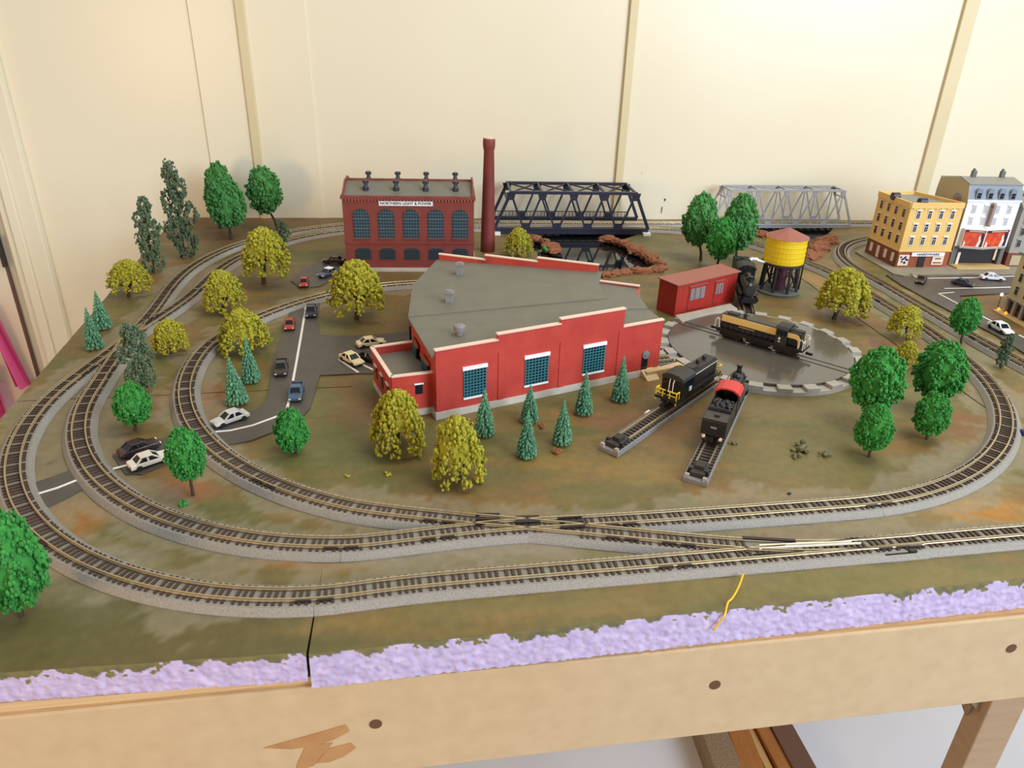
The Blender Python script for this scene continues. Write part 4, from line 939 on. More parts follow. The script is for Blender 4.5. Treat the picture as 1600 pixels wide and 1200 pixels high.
# marquee: a wedge with two poster faces
MB().prism([(.003,0),(.073,0),(.073,-.004),(.0320,-.014),(.003,-.007)], .0300, .0323).build('marquee_floor', M['conc'], th)
MB().prism([(.004,0),(.072,0),(.072,-.003),(.0320,-.0125),(.004,-.0058)], .0323, .0577).build('marquee_box', M['facade_w'], th)
def poster(a_, b_, nm, seed):
    a_, b_ = Vector((*a_,0)), Vector((*b_,0)); d = (b_-a_).normalized(); n_ = Vector((d.y,-d.x,0)); L = (b_-a_).length
    Mx = Matrix(((d.x,-n_.x,0,a_.x),(d.y,-n_.y,0,a_.y),(0,0,1,-.0045),(0,0,0,1)))
    f = MB().box(.001,L-.001,-.0008,0,.0378,.0612,Mx).build(nm, M['poster_red'], th)
    MB().box(.001,L-.001,-.0012,-.0008,.0582,.0612,Mx).yprism([(L*.70,.038),(L-.0015,.038),(L-.0015,.056),(L*.84,.058),(L*.74,.052)], -.0011, -.0008, Mx).build('poster_ink', M['poster_dark'], f)
    MB().yprism([(L*.66,.038),(L*.80,.038),(L*.84,.046),(L*.80,.050),(L*.78,.055),(L*.70,.052),(L*.72,.047)], -.0014, -.0011, Mx).yprism([(.002,.038),(L*.14,.038),(L*.16,.043),(L*.08,.046)], -.0011, -.0008, Mx).box(L*.2,L*.9,-.0015,-.0012,.0592,.0602,Mx).build('poster_figure', M['poster_pale'], f)
poster((.004,-.0058),(.0320,-.0125),'poster_board',1); poster((.0320,-.0125),(.072,-.003),'poster_board',2)
MB().box(.030,.042,.0045,.0060,.026,.030).build('bluegrey_panel', M['bluegrey'], th); MB().box(.008,.012,-.0005,.0,.004,.022).box(.066,.069,.004,.0060,.010,.030).build('show_case', M['poster_pale'], th)  # plain blue-grey panel under the marquee, pale show cases beside it
MB().prism([(-.001,.006),(TW+.002,.006),(TW+.006,-.014),(.001,-.018)], 0, .0045).build('forecourt', M['tan_base'], th)
# grey building beyond, cut by the frame
gb = thing('grey_town_building', 'grey stone town building right of the theatre', 'building', tuple(ct + Vector((cos(ta),sin(ta),0))*.0835), ta)
MB().box(0,.09,0,.07,.022,.086).build('upper_walls', M['facade_g'], gb); MB().box(0,.09,0,.07,.001,.022).build('ground_floor', M['brick_brown'], gb)
MB().xprism([(-.002,.086),(.012,.100),(.058,.100),(.072,.086)], -.001, .091).build('roof', M['slate_top'], gb)
for z in (.036,.053,.070):
    for x in (.010,.028,.046,.064): win(gb, I4, x, z, .0062, .0110, M['facade_g'])
MB().box(.006,.026,-.0010,0,.004,.0185).build('shop_window', M['beige'], gb); MB().box(.010,.014,.018,.022,.100,.106).build('chimney', M['bridge_black'], gb)
# cream building, front right, cut by the frame
cc = G(1566,487); ce = G(1601,506); ca_ = atan2(ce.y-cc.y, ce.x-cc.x)
cb = thing('cream_corner_building', 'cream town building with pillared doors at the right edge', 'building', tuple(cc), ca_)
H_ = rise(cc, 397) ; H_ = .072
MB().box(0,.085,0,.06,.020,H_).build('upper_walls', M['facade_c'], cb); MB().box(.001,.085,.003,.06,.001,.020).build('ground_floor', M['beige'], cb)
MB().box(-.002,.087,-.002,.062,H_,H_+.003).build('cornice', M['slate'], cb); MB().box(-.001,.086,-.001,.061,.0192,.0212).build('band', M['facade_c'], cb)
for i in range(6): x = .002+.0135*i; MB().box(x-.0018,x+.0018,-.0005,.0035,.001,.0195).build('pillar', M['conc'], cb); MB().box(x+.0028,x+.0102,.0022,.0031,.001,.0155).build('doorway', M['shop'], cb)
for z in (.031,.047,.063):
    for i in range(5): win(cb, I4, .012+.016*i, z, .0060, .0110, M['facade_c'])
for x in (-.002,.0115): MB().lathe([(.0014,.001),(.0018,.003),(.0006,.0045)], 8, c=(x,-.0042)).build('doorstep_lamp', M['orange_lamp'], cb, label='glowing orange doorstep lamp')
MB().prism([(-.008,.003),(-.004,-.010),(.09,-.010),(.09,.06)], 0, .0012).build('pavement', M['tan_base'], cb)
lp = G(1559,479); sl = thing('street_lamp', 'tiny street lamp with a white globe by the cream building', 'lamp', tuple(lp))
MB().cyl((0,0,0),(0,0,.014),.0005,n=8).build('post', M['stone'], sl); MB().lathe([(.0006,.0138),(.0017,.015),(.0017,.0168),(.0006,.0178)], 10).build('globe', M['lamp_white'], sl)
kp = [G(px,py) for px,py in ((1336,395),(1350,388),(1500,400),(1625,405),(1625,432),(1570,430),(1480,430),(1412,433),(1396,430),(1370,415))]; kc = sum(kp, Vector())/len(kp)
tag(MB().prism([(v.x-kc.x, v.y-kc.y) for v in kp], 0, .0022).build('pavement', M['kerb'], loc=(kc.x,kc.y,0)), 'grey pavement slab under the town buildings', 'pavement')
# ------------------------------------------------------------------ roads
def road(name, label, pts, lines=(), h=.0010):
    P = [G(*q) for q in pts]; c = sum(P, Vector())/len(P)
    o = tag(MB().prism([(v.x-c.x, v.y-c.y) for v in P], 0, h).build(name, M['asphalt'], loc=(c.x, c.y, .0003)), label, 'road')
    for ln in lines:
        mb = MB(); Q = np.array([G(*q)[:2] for q in ln]) - np.array([c.x, c.y])
        if len(Q) == 2: Q = np.array([Q[0], (Q[0]+Q[1])/2, Q[1]])
        sweep(mb, Q, [(-.0011,h-.0001),(.0011,h-.0001),(.0011,h+.0003),(-.0011,h+.0003)], (0,0)); mb.build('white_line', M['line'], o)
    return o
road('asphalt_road', 'dark asphalt yard road with parked cars left of the roundhouse',
     [(455,476),(472,471),(500,473),(497,500),(498,524),(530,527),(600,524),(640,520),(640,560),(600,585),(560,585),(500,588),(493,612),(484,640),(468,658),(440,672),(392,690),(354,697),(338,680),(330,664),(372,650),(405,640),(416,628),(421,606),(427,565),(440,530),(450,500)],
     [((479,477),(475,500),(470,530),(463,570),(458,597)), ((453,622),(449,640)), ((438,651),(395,667),(360,675),(337,677)), ((529,563),(560,584)), ((567,572),(590,583))])
road('asphalt_road', 'dark asphalt patch with cars above the inner track', [(470,452),(455,440),(470,425),(500,410),(536,402),(540,425),(520,438),(500,448)], h=.0009)
road('asphalt_road', 'asphalt crossing strip under the white and dark cars', [(176,712),(240,690),(272,684),(288,706),(272,722),(222,743),(196,742)], [((177,735),(204,728))])
road('asphalt_road', 'asphalt crossing strip between the two outermost left curves', [(52,757),(88,745),(118,733),(140,760),(108,778),(72,795),(60,785)], [((57,775),(90,765),(120,753))])
road('town_road', 'grey town road with white lines in front of the theatre', [(1384,431),(1412,435),(1480,432),(1570,432),(1640,430),(1640,457),(1565,460),(1498,464),(1535,492),(1600,530),(1640,550),(1640,580),(1560,528),(1500,496),(1450,470),(1408,447)],
     [((1449,437),(1520,436),(1600,433)), ((1475,453),(1540,452),(1600,450)), ((1466,461),(1488,475),(1500,497)) if False else ((1466,461),(1498,478)), ((1466,461),(1490,459)), ((1533,496),(1552,506)), ((1591,526),(1625,543)), ((1421,428+2),(1434,436))], h=.0016)

# ------------------------------------------------------------------ cars
CARMESH = {}
def car(label, rear, front, paint, kind='sedan', roof=None, L=.0295, group=None):
    a, b = G(*rear, .001), G(*front, .001); c = (a+b)/2; ang = atan2(b.y-a.y, b.x-a.x)
    t = thing('toy_car' if kind != 'pickup' else 'toy_pickup', label, 'car', (c.x, c.y, .0012 if c.x < .4 else .0019), ang, group)
    k = L/.0295; m = mat('car_paint', paint, .3, c2=tuple(int(x*.93) for x in paint), scale=100)
    def P(mb, nm, mt, bv=0, par=t):
        mb.v = [(x*k, y*k, z*k) for x, y, z in mb.v]; return mb.build(nm, mt, par, bevel=bv*k)
    if kind == 'sedan':
        prof = [(-.0147,.0022),(-.0147,.0048),(-.0138,.0058),(-.0085,.0061),(.0062,.0058),(.0128,.0050),(.0147,.0040),(.0147,.0022)]
        P(MB().yprism(prof, -.0056, .0056), 'body', m, .0007)
        x0,x1,t0,t1 = -.0105,.0068,-.0062,.0018; zt = .0092
    else:
        P(MB().yprism([(-.0147,.0022),(-.0147,.0058),(.0045,.0058),(.0062,.0062),(.0128,.0058),(.0147,.0048),(.0147,.0022)], -.0058, .0058), 'body', m, .0006)
        bed = MB().box(-.0145,-.0036,-.0056,-.0048,.0056,.0074).box(-.0145,-.0036,.0048,.0056,.0056,.0074).box(-.0147,-.0140,-.0056,.0056,.0056,.0074)
        P(bed, 'truck_bed', m); P(MB().box(-.0140,-.0038,-.0048,.0048,.0056,.0061), 'bed_floor', M['black_dull'])
        x0,x1,t0,t1 = -.0036,.0068,-.0026,.0034; zt = .0100
    zb = .0057; wb, wt_ = .0052, .0043
    vs = [(x0,-wb,zb),(x1,-wb,zb),(x1,wb,zb),(x0,wb,zb),(t0,-wt_,zt),(t1,-wt_,zt),(t1,wt_,zt),(t0,wt_,zt)]
    P(MB().add(vs, [(3,2,1,0),(4,5,6,7),(0,1,5,4),(1,2,6,5),(2,3,7,6),(3,0,4,7)]), 'windows', M['glass'])
    pl = MB()
    for s in (-1, 1):
        pl.bar((x0,s*wb,zb),(t0,s*wt_,zt),.0012,.0009).bar((x1,s*wb,zb),(t1,s*wt_,zt),.0012,.0009).bar(((x0+x1)/2,s*wb,zb),((t0+t1)/2,s*wt_,zt),.0012,.0009)
    P(pl, 'pillars', m)
    P(MB().box(t0-.0004,t1+.0004,-wt_-.0002,wt_+.0002,zt-.0003,zt+.0006), 'roof', m if roof is None else M[roof], .0003)
    for x in (-.0090,.0090):
        for s in (-1,1): P(MB().cyl((x,s*.0044,.0022),(x,s*.0059,.0022),.0023,n=12).cyl((x,s*.0059,.0022),(x,s*.0060,.0022),.0012,n=8), 'wheel', M['tyre'])
    for s in (-1,1):
        P(MB().box(.0140,.0149,s*.0042-.0010,s*.0042+.0010,.0036,.0046), 'headlight', M['poster_pale']); P(MB().box(-.0149,-.0142,s*.0044-.0009,s*.0044+.0009,.0040,.0050), 'tail_light', M['red'])
    return t
car('silver sedan beside the white line at the inner left curve', (385,651), (336,668), (196,196,192))
car('white sedan on the road strip behind the green tree at left', (207,735), (262,716), (226,224,216))
car('dark brown sedan just behind the white sedan at left', (190,716), (246,696), (62,44,46))
car('blue car at the bend of the white road line', (466,607), (461,631), (70,92,116), 'pickup')
car('dark grey pickup left of the white road line', (442,566), (438,596), (62,56,50), 'pickup')
car('orange red car on the grass edge near the navy pickup', (454,501), (452,522), (168,62,38), L=.027)
car('navy pickup at the top of the white road line', (488,482), (486,501), (54,56,72), 'pickup')
car('red car above the inner track near the police car', (477,437), (474,454), (172,56,40), L=.027)
car('white and navy police car beside the power house', (531,424), (494,438), (78,84,100), roof='white', L=.031)
car('dark maroon car behind the police car', (538,412), (506,411), (64,30,32), L=.030)
car('cream sedan parked between the two short white lines', (531,556), (569,577), (226,214,172))
car('cream sedan parked right behind the other cream sedan', (556,544), (603,537), (222,208,170))
car('dark navy car half hidden between the cream cars and annex', (562,558), (598,570), (44,42,52))
car('brown pickup at the corner of the town road', (1445,433), (1431,451), (86,62,54), 'pickup', L=.027)
car('navy car in the middle of the town road', (1489,444), (1517,450), (50,58,76), L=.027)
car('white car in front of the theatre forecourt', (1527,437), (1570,440), (220,222,228), L=.030)
car('white car by the outer diagonal track', (1544,509), (1579,528), (228,228,230), L=.031)

# ------------------------------------------------------------------ locomotives
def wheels(t, xs, r, y=.0045, z=None):
    for x in xs:
        for s in (-1,1): MB().cyl((x,s*(y-.0009),r),(x,s*(y+.0009),r),r,n=16).build('wheel', M['wheel'], t)
def rail_tube(t, pts, m, nm='handrail', r=.00035): return MB().tube(pts, r, 5).build(nm, m, t)
def diesel(label, c, ang):
    t = thing('diesel_locomotive', label, 'locomotive', (c[0], c[1], RAILZ), ang)
    MB().box(-.0505,.0505,-.0092,.0092,.0075,.0094).box(-.0470,.0470,-.0092,-.0084,.0060,.0075).box(-.0470,.0470,.0084,.0092,.0060,.0075).build('walkway', M['black'], t)
    lh = MB().box(-.0455,.0190,-.0060,.0060,.0094,.0232).build('long_hood', M['black'], t, bevel=.0016)
    shd = MB().box(.0310,.0450,-.0060,.0060,.0094,.0232).build('short_hood', M['black'], t, bevel=.0016)
    cb_ = MB().box(.0190,.0310,-.0088,.0088,.0094,.0240).build('cab', M['black_dull'], t); 
    MB().xprism([(-.0092,.0240),(.0092,.0240),(.0070,.0262),(0,.0270),(-.0070,.0262)], .0182, .0318).build('cab_roof', M['black_dull'], t)
    for s in (-1,1):
        MB().box(-.0440,.0190,s*.0060-.0003,s*.0060+.0003,.0160,.0222).build('stripe', M['cream'], lh)
        MB().yprism([(.0310,.0172),(.0400,.0172),(.0425,.0160),(.0432,.0100),(.0450,.0100),(.0446,.0178),(.0425,.0208),(.0400,.0216),(.0310,.0216)], s*.0060-.0003, s*.0060+.0003).build('stripe', M['cream'], shd)
        for x in (.0205,.0242,.0279): MB().box(x,x+.0026,s*.0088-.0003,s*.0088+.0003,.0180,.0225).build('cab_window', M['glass'], cb_)
        MB().cyl((.0240,s*.0087,.0150),(.0240,s*.0092,.0150),.0012,n=10).box(.0228,.0252,s*.0090-.0002,s*.0090+.0002,.0118,.0126).build('emblem', M['white'], cb_)
        mb = MB()
        for i in range(12): mb.box(-.0230+.0015*i, -.0230+.0015*i+.0010, s*.0060-.0003, s*.0060+.0003, .0140, .0150)
        mb.build('side_lettering', M['cream'], lh)
        for k in range(9): x = -.041+k*.0066; MB().box(x,x+.0050,s*.0060-.0002,s*.0060+.0002,.0100,.0136).build('hood_door', M['black_dull'], lh)
        for x, d in ((-.0495,1),(.0495,-1)):
            rail_tube(t, [(x,s*.0086,.0060),(x,s*.0086,.0165),(x+d*.0015,s*.0086,.0185),(x+d*.0040,s*.0086,.0185),(x+d*.0050,s*.0086,.0100)], M['poster_pale'], r=.0005)
            rail_tube(t, [(x,s*.0035,.0094),(x,s*.0035,.0170),(x,s*.0086,.0165)], M['poster_pale'], r=.0004)
        rail_tube(t, [(-.0455,s*.0086,.0160),(.0180,s*.0086,.0160)], M['black'], r=.0003)
    MB().box(-.0220,-.0190,-.0015,.0015,.0232,.0262).build('exhaust_stack', M['black_dull'], t); MB().box(-.0400,-.0280,-.0035,.0035,.0232,.0244).build('roof_fan', M['black_dull'], t)
    MB().cyl((.0335,.003,.0255),(.0365,.003,.0255),.0007,n=8).build('horn', M['black_dull'], t)
    MB().box(.0310,.0450,-.0030,.0030,.0232,.0240).build('roof_walk', M['black_dull'], t)
    MB().box(-.0130,.0130,-.0070,.0070,.0020,.0075).build('fuel_tank', M['black'], t, bevel=.0008)
    for x in (-.0310,.0310):
        tr = MB().box(x-.0125,x+.0125,-.0070,-.0058,.0022,.0066).box(x-.0125,x+.0125,.0058,.0070,.0022,.0066).box(x-.0020,x+.0020,-.0060,.0060,.0030,.0074).build('truck', M['black'], t)
        wheels(t, (x-.0080,x+.0080), .0030)
    for s in (-1,1): MB().box(s*.0545-.0035,s*.0545+.0035,-.0010,.0010,.0040,.0062).build('coupler', M['black'], t)
    return t
diesel('black diesel locomotive with a cream stripe standing on the turntable', (OX,OY), radians(320.5)).scale = (.95, 1.08, 1.12)
def switcher(label, c, ang):
    t = thing('switcher_locomotive', label, 'locomotive', (c[0], c[1], RAILZ), ang)
    MB().box(-.0430,.0430,-.0092,.0092,.0070,.0092).build('walkway', M['black'], t)
    hd = MB().box(-.0390,.0120,-.0062,.0062,.0092,.0208).build('hood', M['black'], t, bevel=.0010)
    MB().box(-.0370,.0110,-.0050,.0050,.0208,.0220).build('hood_top', M['black_dull'], t)
    cb_ = MB().box(.0120,.0330,-.0090,.0090,.0092,.0215).build('cab', M['black'], t)
    MB().xprism([(-.0094,.0212),(.0094,.0212),(.0088,.0236),(.0050,.0255),(0,.0260),(-.0050,.0255),(-.0088,.0236)], .0110, .0338).build('cab_roof', M['black_dull'], t)
    for s in (-1,1):
        for x in (.0140,.0200,.0262): MB().box(x,x+.0048,s*.0090-.0003,s*.0090+.0003,.0158,.0205).build('cab_window', M['glass'], cb_)
        MB().box(.0330,.0334,s*.0050-.0022,s*.0050+.0022,.0155,.0205).build('end_window', M['glass'], cb_)
        rail_tube(cb_, [(.0334,s*.0016,.0100),(.0350,s*.0016,.0125),(.0350,s*.0016,.0190),(.0336,s*.0018,.0215)], M['poster_pale'], 'grab_rail', .0004)
        MB().box(.0165,.0205,s*.0092-.0003,s*.0092+.0003,.0108,.0142).build('number_plate', M['white'], cb_)
        MB().box(-.0380,.0115,s*.0062-.0002,s*.0062+.0002,.0188,.0193).build('hood_line', M['poster_pale'], hd)
        for x, d in ((.0425,-1),(-.0425,1)):
            rail_tube(t, [(x,s*.0088,.0050),(x,s*.0088,.0150),(x+d*.0050,s*.0088,.0150),(x+d*.0050,s*.0088,.0092)], M['yellow'], r=.0005)
            rail_tube(t, [(x,s*.0088,.0150),(x,s*.0008,.0150)], M['yellow'], r=.0005); rail_tube(t, [(x,s*.0088,.0118),(x,s*.0008,.0118)], M['yellow'], r=.0004); rail_tube(t, [(x,s*.0030,.0092),(x,s*.0030,.0150)], M['yellow'], r=.0005)
    for x in (-.012,-.024): MB().lathe([(.0018,.0215),(.0018,.0250),(.0014,.0256)], 10, c=(x,0)).build('exhaust_stack', M['black_dull'], t)
    MB().box(-.004,.006,-.004,.004,.0220,.0240).build('roof_box', M['black_dull'], t)
    for x in (-.0250,.0250):
        MB().box(x-.0115,x+.0115,-.0068,-.0056,.0020,.0062).box(x-.0115,x+.0115,.0056,.0068,.0020,.0062).box(x-.0020,x+.0020,-.0058,.0058,.0030,.0070).build('truck', M['black'], t); wheels(t, (x-.0075,x+.0075), .0029)
    MB().box(-.0110,.0110,-.0065,.0065,.0024,.0070).build('fuel_tank', M['black'], t)
    for s in (-1,1): MB().box(s*.0465-.0035,s*.0465+.0035,-.0010,.0010,.0036,.0058).build('coupler', M['black'], t)
    return t
switcher('black switcher locomotive with yellow end railings on the left stub track', (OX+.1520*cos(radians(230)), OY+.1520*sin(radians(230))), radians(230)).scale = (.98, 1.12, 1.14)
def steam(label, c, ang, roof, nose=1):
    """x points backwards from the smokebox to the tender"""
    t = thing('steam_locomotive', label, 'locomotive', (c[0], c[1], RAILZ), ang); RX = Matrix.Rotation(pi/2, 4, 'Y')
    MB().cyl((-.010,0,.0140),(.036,0,.0145),.0056,.0064,n=20).build('boiler', M['black'], t, smooth=False)
    MB().cyl((-.0145,0,.0140),(-.010,0,.0140),.0060,n=20).cyl((-.0158,0,.0140),(-.0145,0,.0140),.0042,n=16).build('smokebox', M['black_dull'], t)
    MB().lathe([(.0022,.0185),(.0018,.0240),(.0026,.0262),(.0020,.0264)], 14, c=(-.0095,0)).build('smoke_stack', M['black'], t)
    for x in (.004,.018): MB().lathe([(.0032,.0185),(.0032,.0210),(.0024,.0228),(.0008,.0234)], 14, c=(x,0)).build('dome', M['black'], t, smooth=True)
    MB().cyl((-.0162,0,.0195),(-.0140,0,.0195),.0014,n=10).build('headlamp', M['grey'], t)
    MB().box(-.0200,.0500,-.0050,.0050,.0040,.0075).build('frame', M['black'], t)
    for s in (-1,1):
        MB().box(-.0130,.0340,s*.0075-.0016,s*.0075+.0016,.0092,.0100).build('running_board', M['black'], t)
        MB().cyl((-.0150,s*.0074,.0045),(-.0070,s*.0074,.0045),.0026,n=12).build('cylinder', M['black'], t); MB().box(-.0060,.0280,s*.0066-.0004,s*.0066+.0004,.0036,.0046).build('side_rod', M['wheel'], t)
        rail_tube(t, [(-.0120,s*.0064,.0170),(.0340,s*.0068,.0175)], M['wheel'])
    MB().xprism([(-.0075,.0030),(.0075,.0030),(.0055,.0070),(-.0055,.0070)], -.0225, -.0190).build('pilot', M['black'], t)
    cb_ = MB().box(.0360,.0378,-.0088,.0088,.0080,.0225).box(.0378,.0530,-.0088,-.0078,.0080,.0225).box(.0378,.0530,.0078,.0088,.0080,.0225).box(.0360,.0530,-.0088,.0088,.0070,.0082).build('cab', M['black'], t)
    for s in (-1,1): MB().box(.0400,.0460,s*.0088-.0003,s*.0088+.0003,.0150,.0205).build('cab_window', M['glass'], cb_)
    MB().xprism([(-.0098,.0222),(-.0098,.0230),(-.0080,.0252),(-.0045,.0268),(0,.0273),(.0045,.0268),(.0080,.0252),(.0098,.0230),(.0098,.0222),(.0045,.0256),(0,.0262),(-.0045,.0256)], .0335, .0555).build('cab_roof', roof, t)
    wheels(t, (-.002,.009,.020), .0048); wheels(t, (-.0150,.0320,.0440), .0028)
    td = MB().box(.0580,.1060,-.0088,.0088,.0070,.0185).box(.0580,.1060,-.0088,-.0080,.0185,.0200).box(.0580,.1060,.0080,.0088,.0185,.0200).box(.0880,.1060,-.0088,.0088,.0185,.0198).build('tender', M['black'], t, bevel=.0004)
    cl = MB(); rg = random.Random(4)
    for i in range(60): cl.ico((rg.uniform(.0600,.0780), rg.uniform(-.0070,.0070), .0182+rg.uniform(0,.0018)), .0016, rg)
    cl.build('coal_load', M['black_dull'], td); MB().box(.0840,.0852,-.0080,.0080,.0185,.0215).build('bulkhead', M['black_dull'], td)
    MB().box(.0940,.0980,-.0020,.0020,.0198,.0208).build('hatch', M['black_dull'], td); MB().box(.1060,.1064,-.0022,.0022,.0130,.0144).build('number_plate', M['grey'], td)
    for x in (.0680,.0970):
        MB().box(x-.0095,x+.0095,-.0068,-.0056,.0020,.0058).box(x-.0095,x+.0095,.0056,.0068,.0020,.0058).box(x-.0020,x+.0020,-.0058,.0058,.0030,.0072).build('truck', M['black'], td); wheels(t, (x-.0060,x+.0060), .0027)
    for s in (-1,1): MB().cyl((.1060,s*.0060,.0060),(.1075,s*.0060,.0060),.0012,n=8).build('step_lamp', M['poster_pale'], td)
    MB().box(.1060,.1110,-.0010,.0010,.0040,.0062).build('coupler', M['black'], td)
    return t
a_ = radians(244.8); stm = steam('black steam engine with a red cab roof and tender on the stub track', (OX+.1385*cos(a_), OY+.1385*sin(a_)), a_, mat('red_cab_roof', (196,52,48), .5)); stm.scale = (.86, 1.10, 1.12)
a_ = radians(80); steam('black steam engine beside the yellow water tower', (OX+.1420*cos(a_), OY+.1420*sin(a_)), a_, M['black_dull']).scale = (1, 1.2, 1.25)

# ------------------------------------------------------------------ trees
def crown(kind, seed):
    """foliage of a unit tree: half width 1, height from 0 to 1"""
    rg = random.Random(seed*17+5); mb = MB()
    def tuft(c, r, n, s=.085, hs=1.0, wz=1.0):
        for _ in range(n):
            d = Vector((rg.gauss(0,1), rg.gauss(0,1), rg.gauss(0,1))).normalized()*(r*rg.random()**.4)
            q = s*rg.uniform(.6,1.25); mb.ico((c[0]+d.x, c[1]+d.y, c[2]+d.z*hs), q, rg, .35, (1,1,wz))
    if kind == 'autumn':
        for k in range(13):
            a = 2*pi*k/13+rg.uniform(-.2,.2); reach = rg.uniform(.72,.95); low = rg.uniform(.02,.22)
            for j in range(7):
                t = j/6; rr = reach*sin(t*1.45)*1.0; z = .92-(.90-low)*t**1.7
                tuft((rr*cos(a), rr*sin(a), z), .18, 17, .056, .6, .66)
        for k in range(16): a = rg.random()*6.28; r = rg.random()*.5; tuft((r*cos(a), r*sin(a), .86-.12*r), .18, 15, .056, .5, .66)
        mb.lathe([(.02,.50),(.40,.46),(.66,.42),(.62,.60),(.42,.78),(.15,.88),(.02,.89)], 14)
    elif kind in ('green', 'mid'):
        n = 100
        for k in range(n):
            z = 1-2*(k+.5)/n; a = k*2.39996+rg.uniform(-.3,.3); r = sqrt(1-z*z)
            f = rg.uniform(.74,.90); egg = 1.0-.16*z
            tuft((r*cos(a)*f*egg, r*sin(a)*f*egg, .5+.46*z*rg.uniform(.92,1)), .17, 16, .058, .5, .5)
        mb.lathe([(.02,.10),(.45,.16),(.72,.36),(.74,.55),(.55,.78),(.25,.92),(.02,.95)], 14)
    elif kind == 'dark':
        blobs = [(0,0,.14,.62),(.25,.1,.32,.60),(-.28,.05,.46,.62),(.2,-.1,.60,.60),(-.08,.1,.74,.52),(.05,0,.90,.36)]
        for bx, by, bz, br in blobs:
            bx += rg.uniform(-.15,.15)
            for k in range(26):
                z = 1-2*(k+.5)/26; a = k*2.39996+rg.uniform(-.5,.5); r = sqrt(1-z*z)*br*rg.uniform(.7,1)
                tuft((bx+r*cos(a), by+r*sin(a), bz+z*.13), .13, 11, .052, .35, .34)
    elif kind == 'cone':
        for lv in range(12):
            t = lv/11; R = (1-t**1.35)*.80+.08; n = max(4, int(17*(1-t))+4)
            for k in range(n):
                a = 2*pi*k/n+lv*.7+rg.uniform(-.2,.2); z = .02+.94*t
                for j in range(4):
                    f = (j+1)/4; mb.ico((R*f*cos(a), R*f*sin(a), z+.05*(1-f)-.015*f), .12*(1-.4*t)*rg.uniform(.8,1.2), rg, .4, (1,1,.30))
        mb.ico((0,0,.965), .09, rg, .2, (1,1,.5))
    return mb.mesh('foliage_'+kind, FOL[kind])
CROWN = {k: [crown(k, s) for s in range(3)] for k in FOL}
TN = [0]
def tree(label, kind, base, top, bottom, halfw, lean=0, cx=None, group=None, name=None):
    """base: photo pixel where the trunk meets the ground; top and bottom rows of the crown; half width in pixels"""
    p = G(*base); H = rise(p, top); hb = rise(p, bottom) if bottom < base[1] else .002
    hw = halfw*depth(p + Vector((0,0,(H+hb)/2)))/FPX
    TN[0] += 1; nm = name or {'autumn':'yellow_tree','green':'green_tree','mid':'green_tree','dark':'dark_shrub','cone':'conifer'}[kind]
    grp = group or {'autumn':'yellow green trees','green':'bright green trees','mid':'bright green trees','dark':'dark green shrubs','cone':'small conifers'}[kind]
    t = thing(nm, label, 'tree', (p.x, p.y, .0002), 0, grp)
    hb = max(hb, .0); zc = (H+hb)/2; cx = base[0] if cx is None else cx
    d0 = Vector((p.x, p.y, p.z+zc-CAMZ)); kx = (cx-800)/FPX   # sideways shift that puts the crown above its seat
    shift = (kx*d0.dot(_F)-d0.dot(_R))/(_R.x-kx*_F.x)
    o = bpy.data.objects.new('foliage', CROWN[kind][TN[0] % 3]); col.objects.link(o); o.parent = t
    o.location = (shift, 0, hb); o.scale = (hw, hw, (H-hb)*1.03); o.rotation_euler.z = TN[0]*1.7 % 6.28
    if lean: o.rotation_euler.y = lean
    r = max(.0009, hw*.075); rg = random.Random(TN[0]); zt = hb+(H-hb)*(.75 if kind != 'cone' else .3)
    MB().tube([(0,0,-.001),(shift*.2+rg.uniform(-.0006,.0006),0,hb*.5+.002),(shift*.6,0,hb+.001),(shift,0,zt)], [r*1.25,r,r*.85,r*.35], 7).build('trunk', M['trunk'], t)
    if kind == 'autumn':
        for k in range(6):
            a = k*1.05+rg.random(); z0 = hb+(H-hb)*rg.uniform(.05,.35)
            MB().tube([(shift*.7,0,z0),(shift+hw*.4*cos(a),hw*.4*sin(a),z0+(H-hb)*.28),(shift+hw*.78*cos(a),hw*.78*sin(a),z0+(H-hb)*.30)], [r*.6,r*.4,r*.2], 5).build('branch', M['trunk'], t)
    return t
tree('dark shrubby tree at the far left beside the wall edge', 'dark', (240,426), 318, 424, 27, cx=232)
tree('tallest dark shrubby tree, just right of the wall edge shrub', 'dark', (283,402), 262, 398, 28, cx=281)
tree('dark green tree standing behind the tall green one at back left', 'mid', (343,356), 255, 345, 26, cx=344)
tree('tall oval green tree at the back left', 'mid', (361,374), 279, 356, 30, cx=354)
tree('round dark green tree in front of the left batten', 'mid', (434,360), 262, 334, 28, cx=412)
tree('small dark bush behind the drooping yellow tree', 'dark', (440,386), 345, 385, 16, cx=440)
tree('drooping yellow tree with a visible trunk near the back left curves', 'autumn', (412,444), 359, 424, 42)
tree('small yellow tree at the far left edge of the board', 'autumn', (201,463), 408, 452, 32)
tree('rear conifer of the pair at the left board edge', 'cone', (155,514), 457, 510, 14)
tree('front conifer of the pair at the left board edge', 'cone', (141,545), 483, 541, 14)
tree('yellow bush right of the left junction', 'autumn', (347,485), 425, 482, 33)
tree('yellow tree overhanging the inner left curve', 'autumn', (377,549), 487, 545, 41)
tree('yellow bush beside the dark shrub at the left junction', 'autumn', (266,551), 501, 546, 30)
tree('dark shrubby tree leaning over the left junction', 'dark', (222,612), 511, 606, 34, cx=213)
tree('small green tree between the middle and inner left curves', 'green', (211,672), 600, 662, 28, cx=206)
tree('green tree in front of the white car at left', 'green', (302,774), 672, 748, 32, cx=290)
tree('lone round green bush at the lower end of the yard road', 'green', (455,706), 641, 704, 27)
tree('leaning small conifer above the silver car', 'cone', (366,631), 563, 627, 18, lean=-.12)
tree('pale small conifer below the yellow tree at left', 'cone', (388,596), 530, 593, 15)
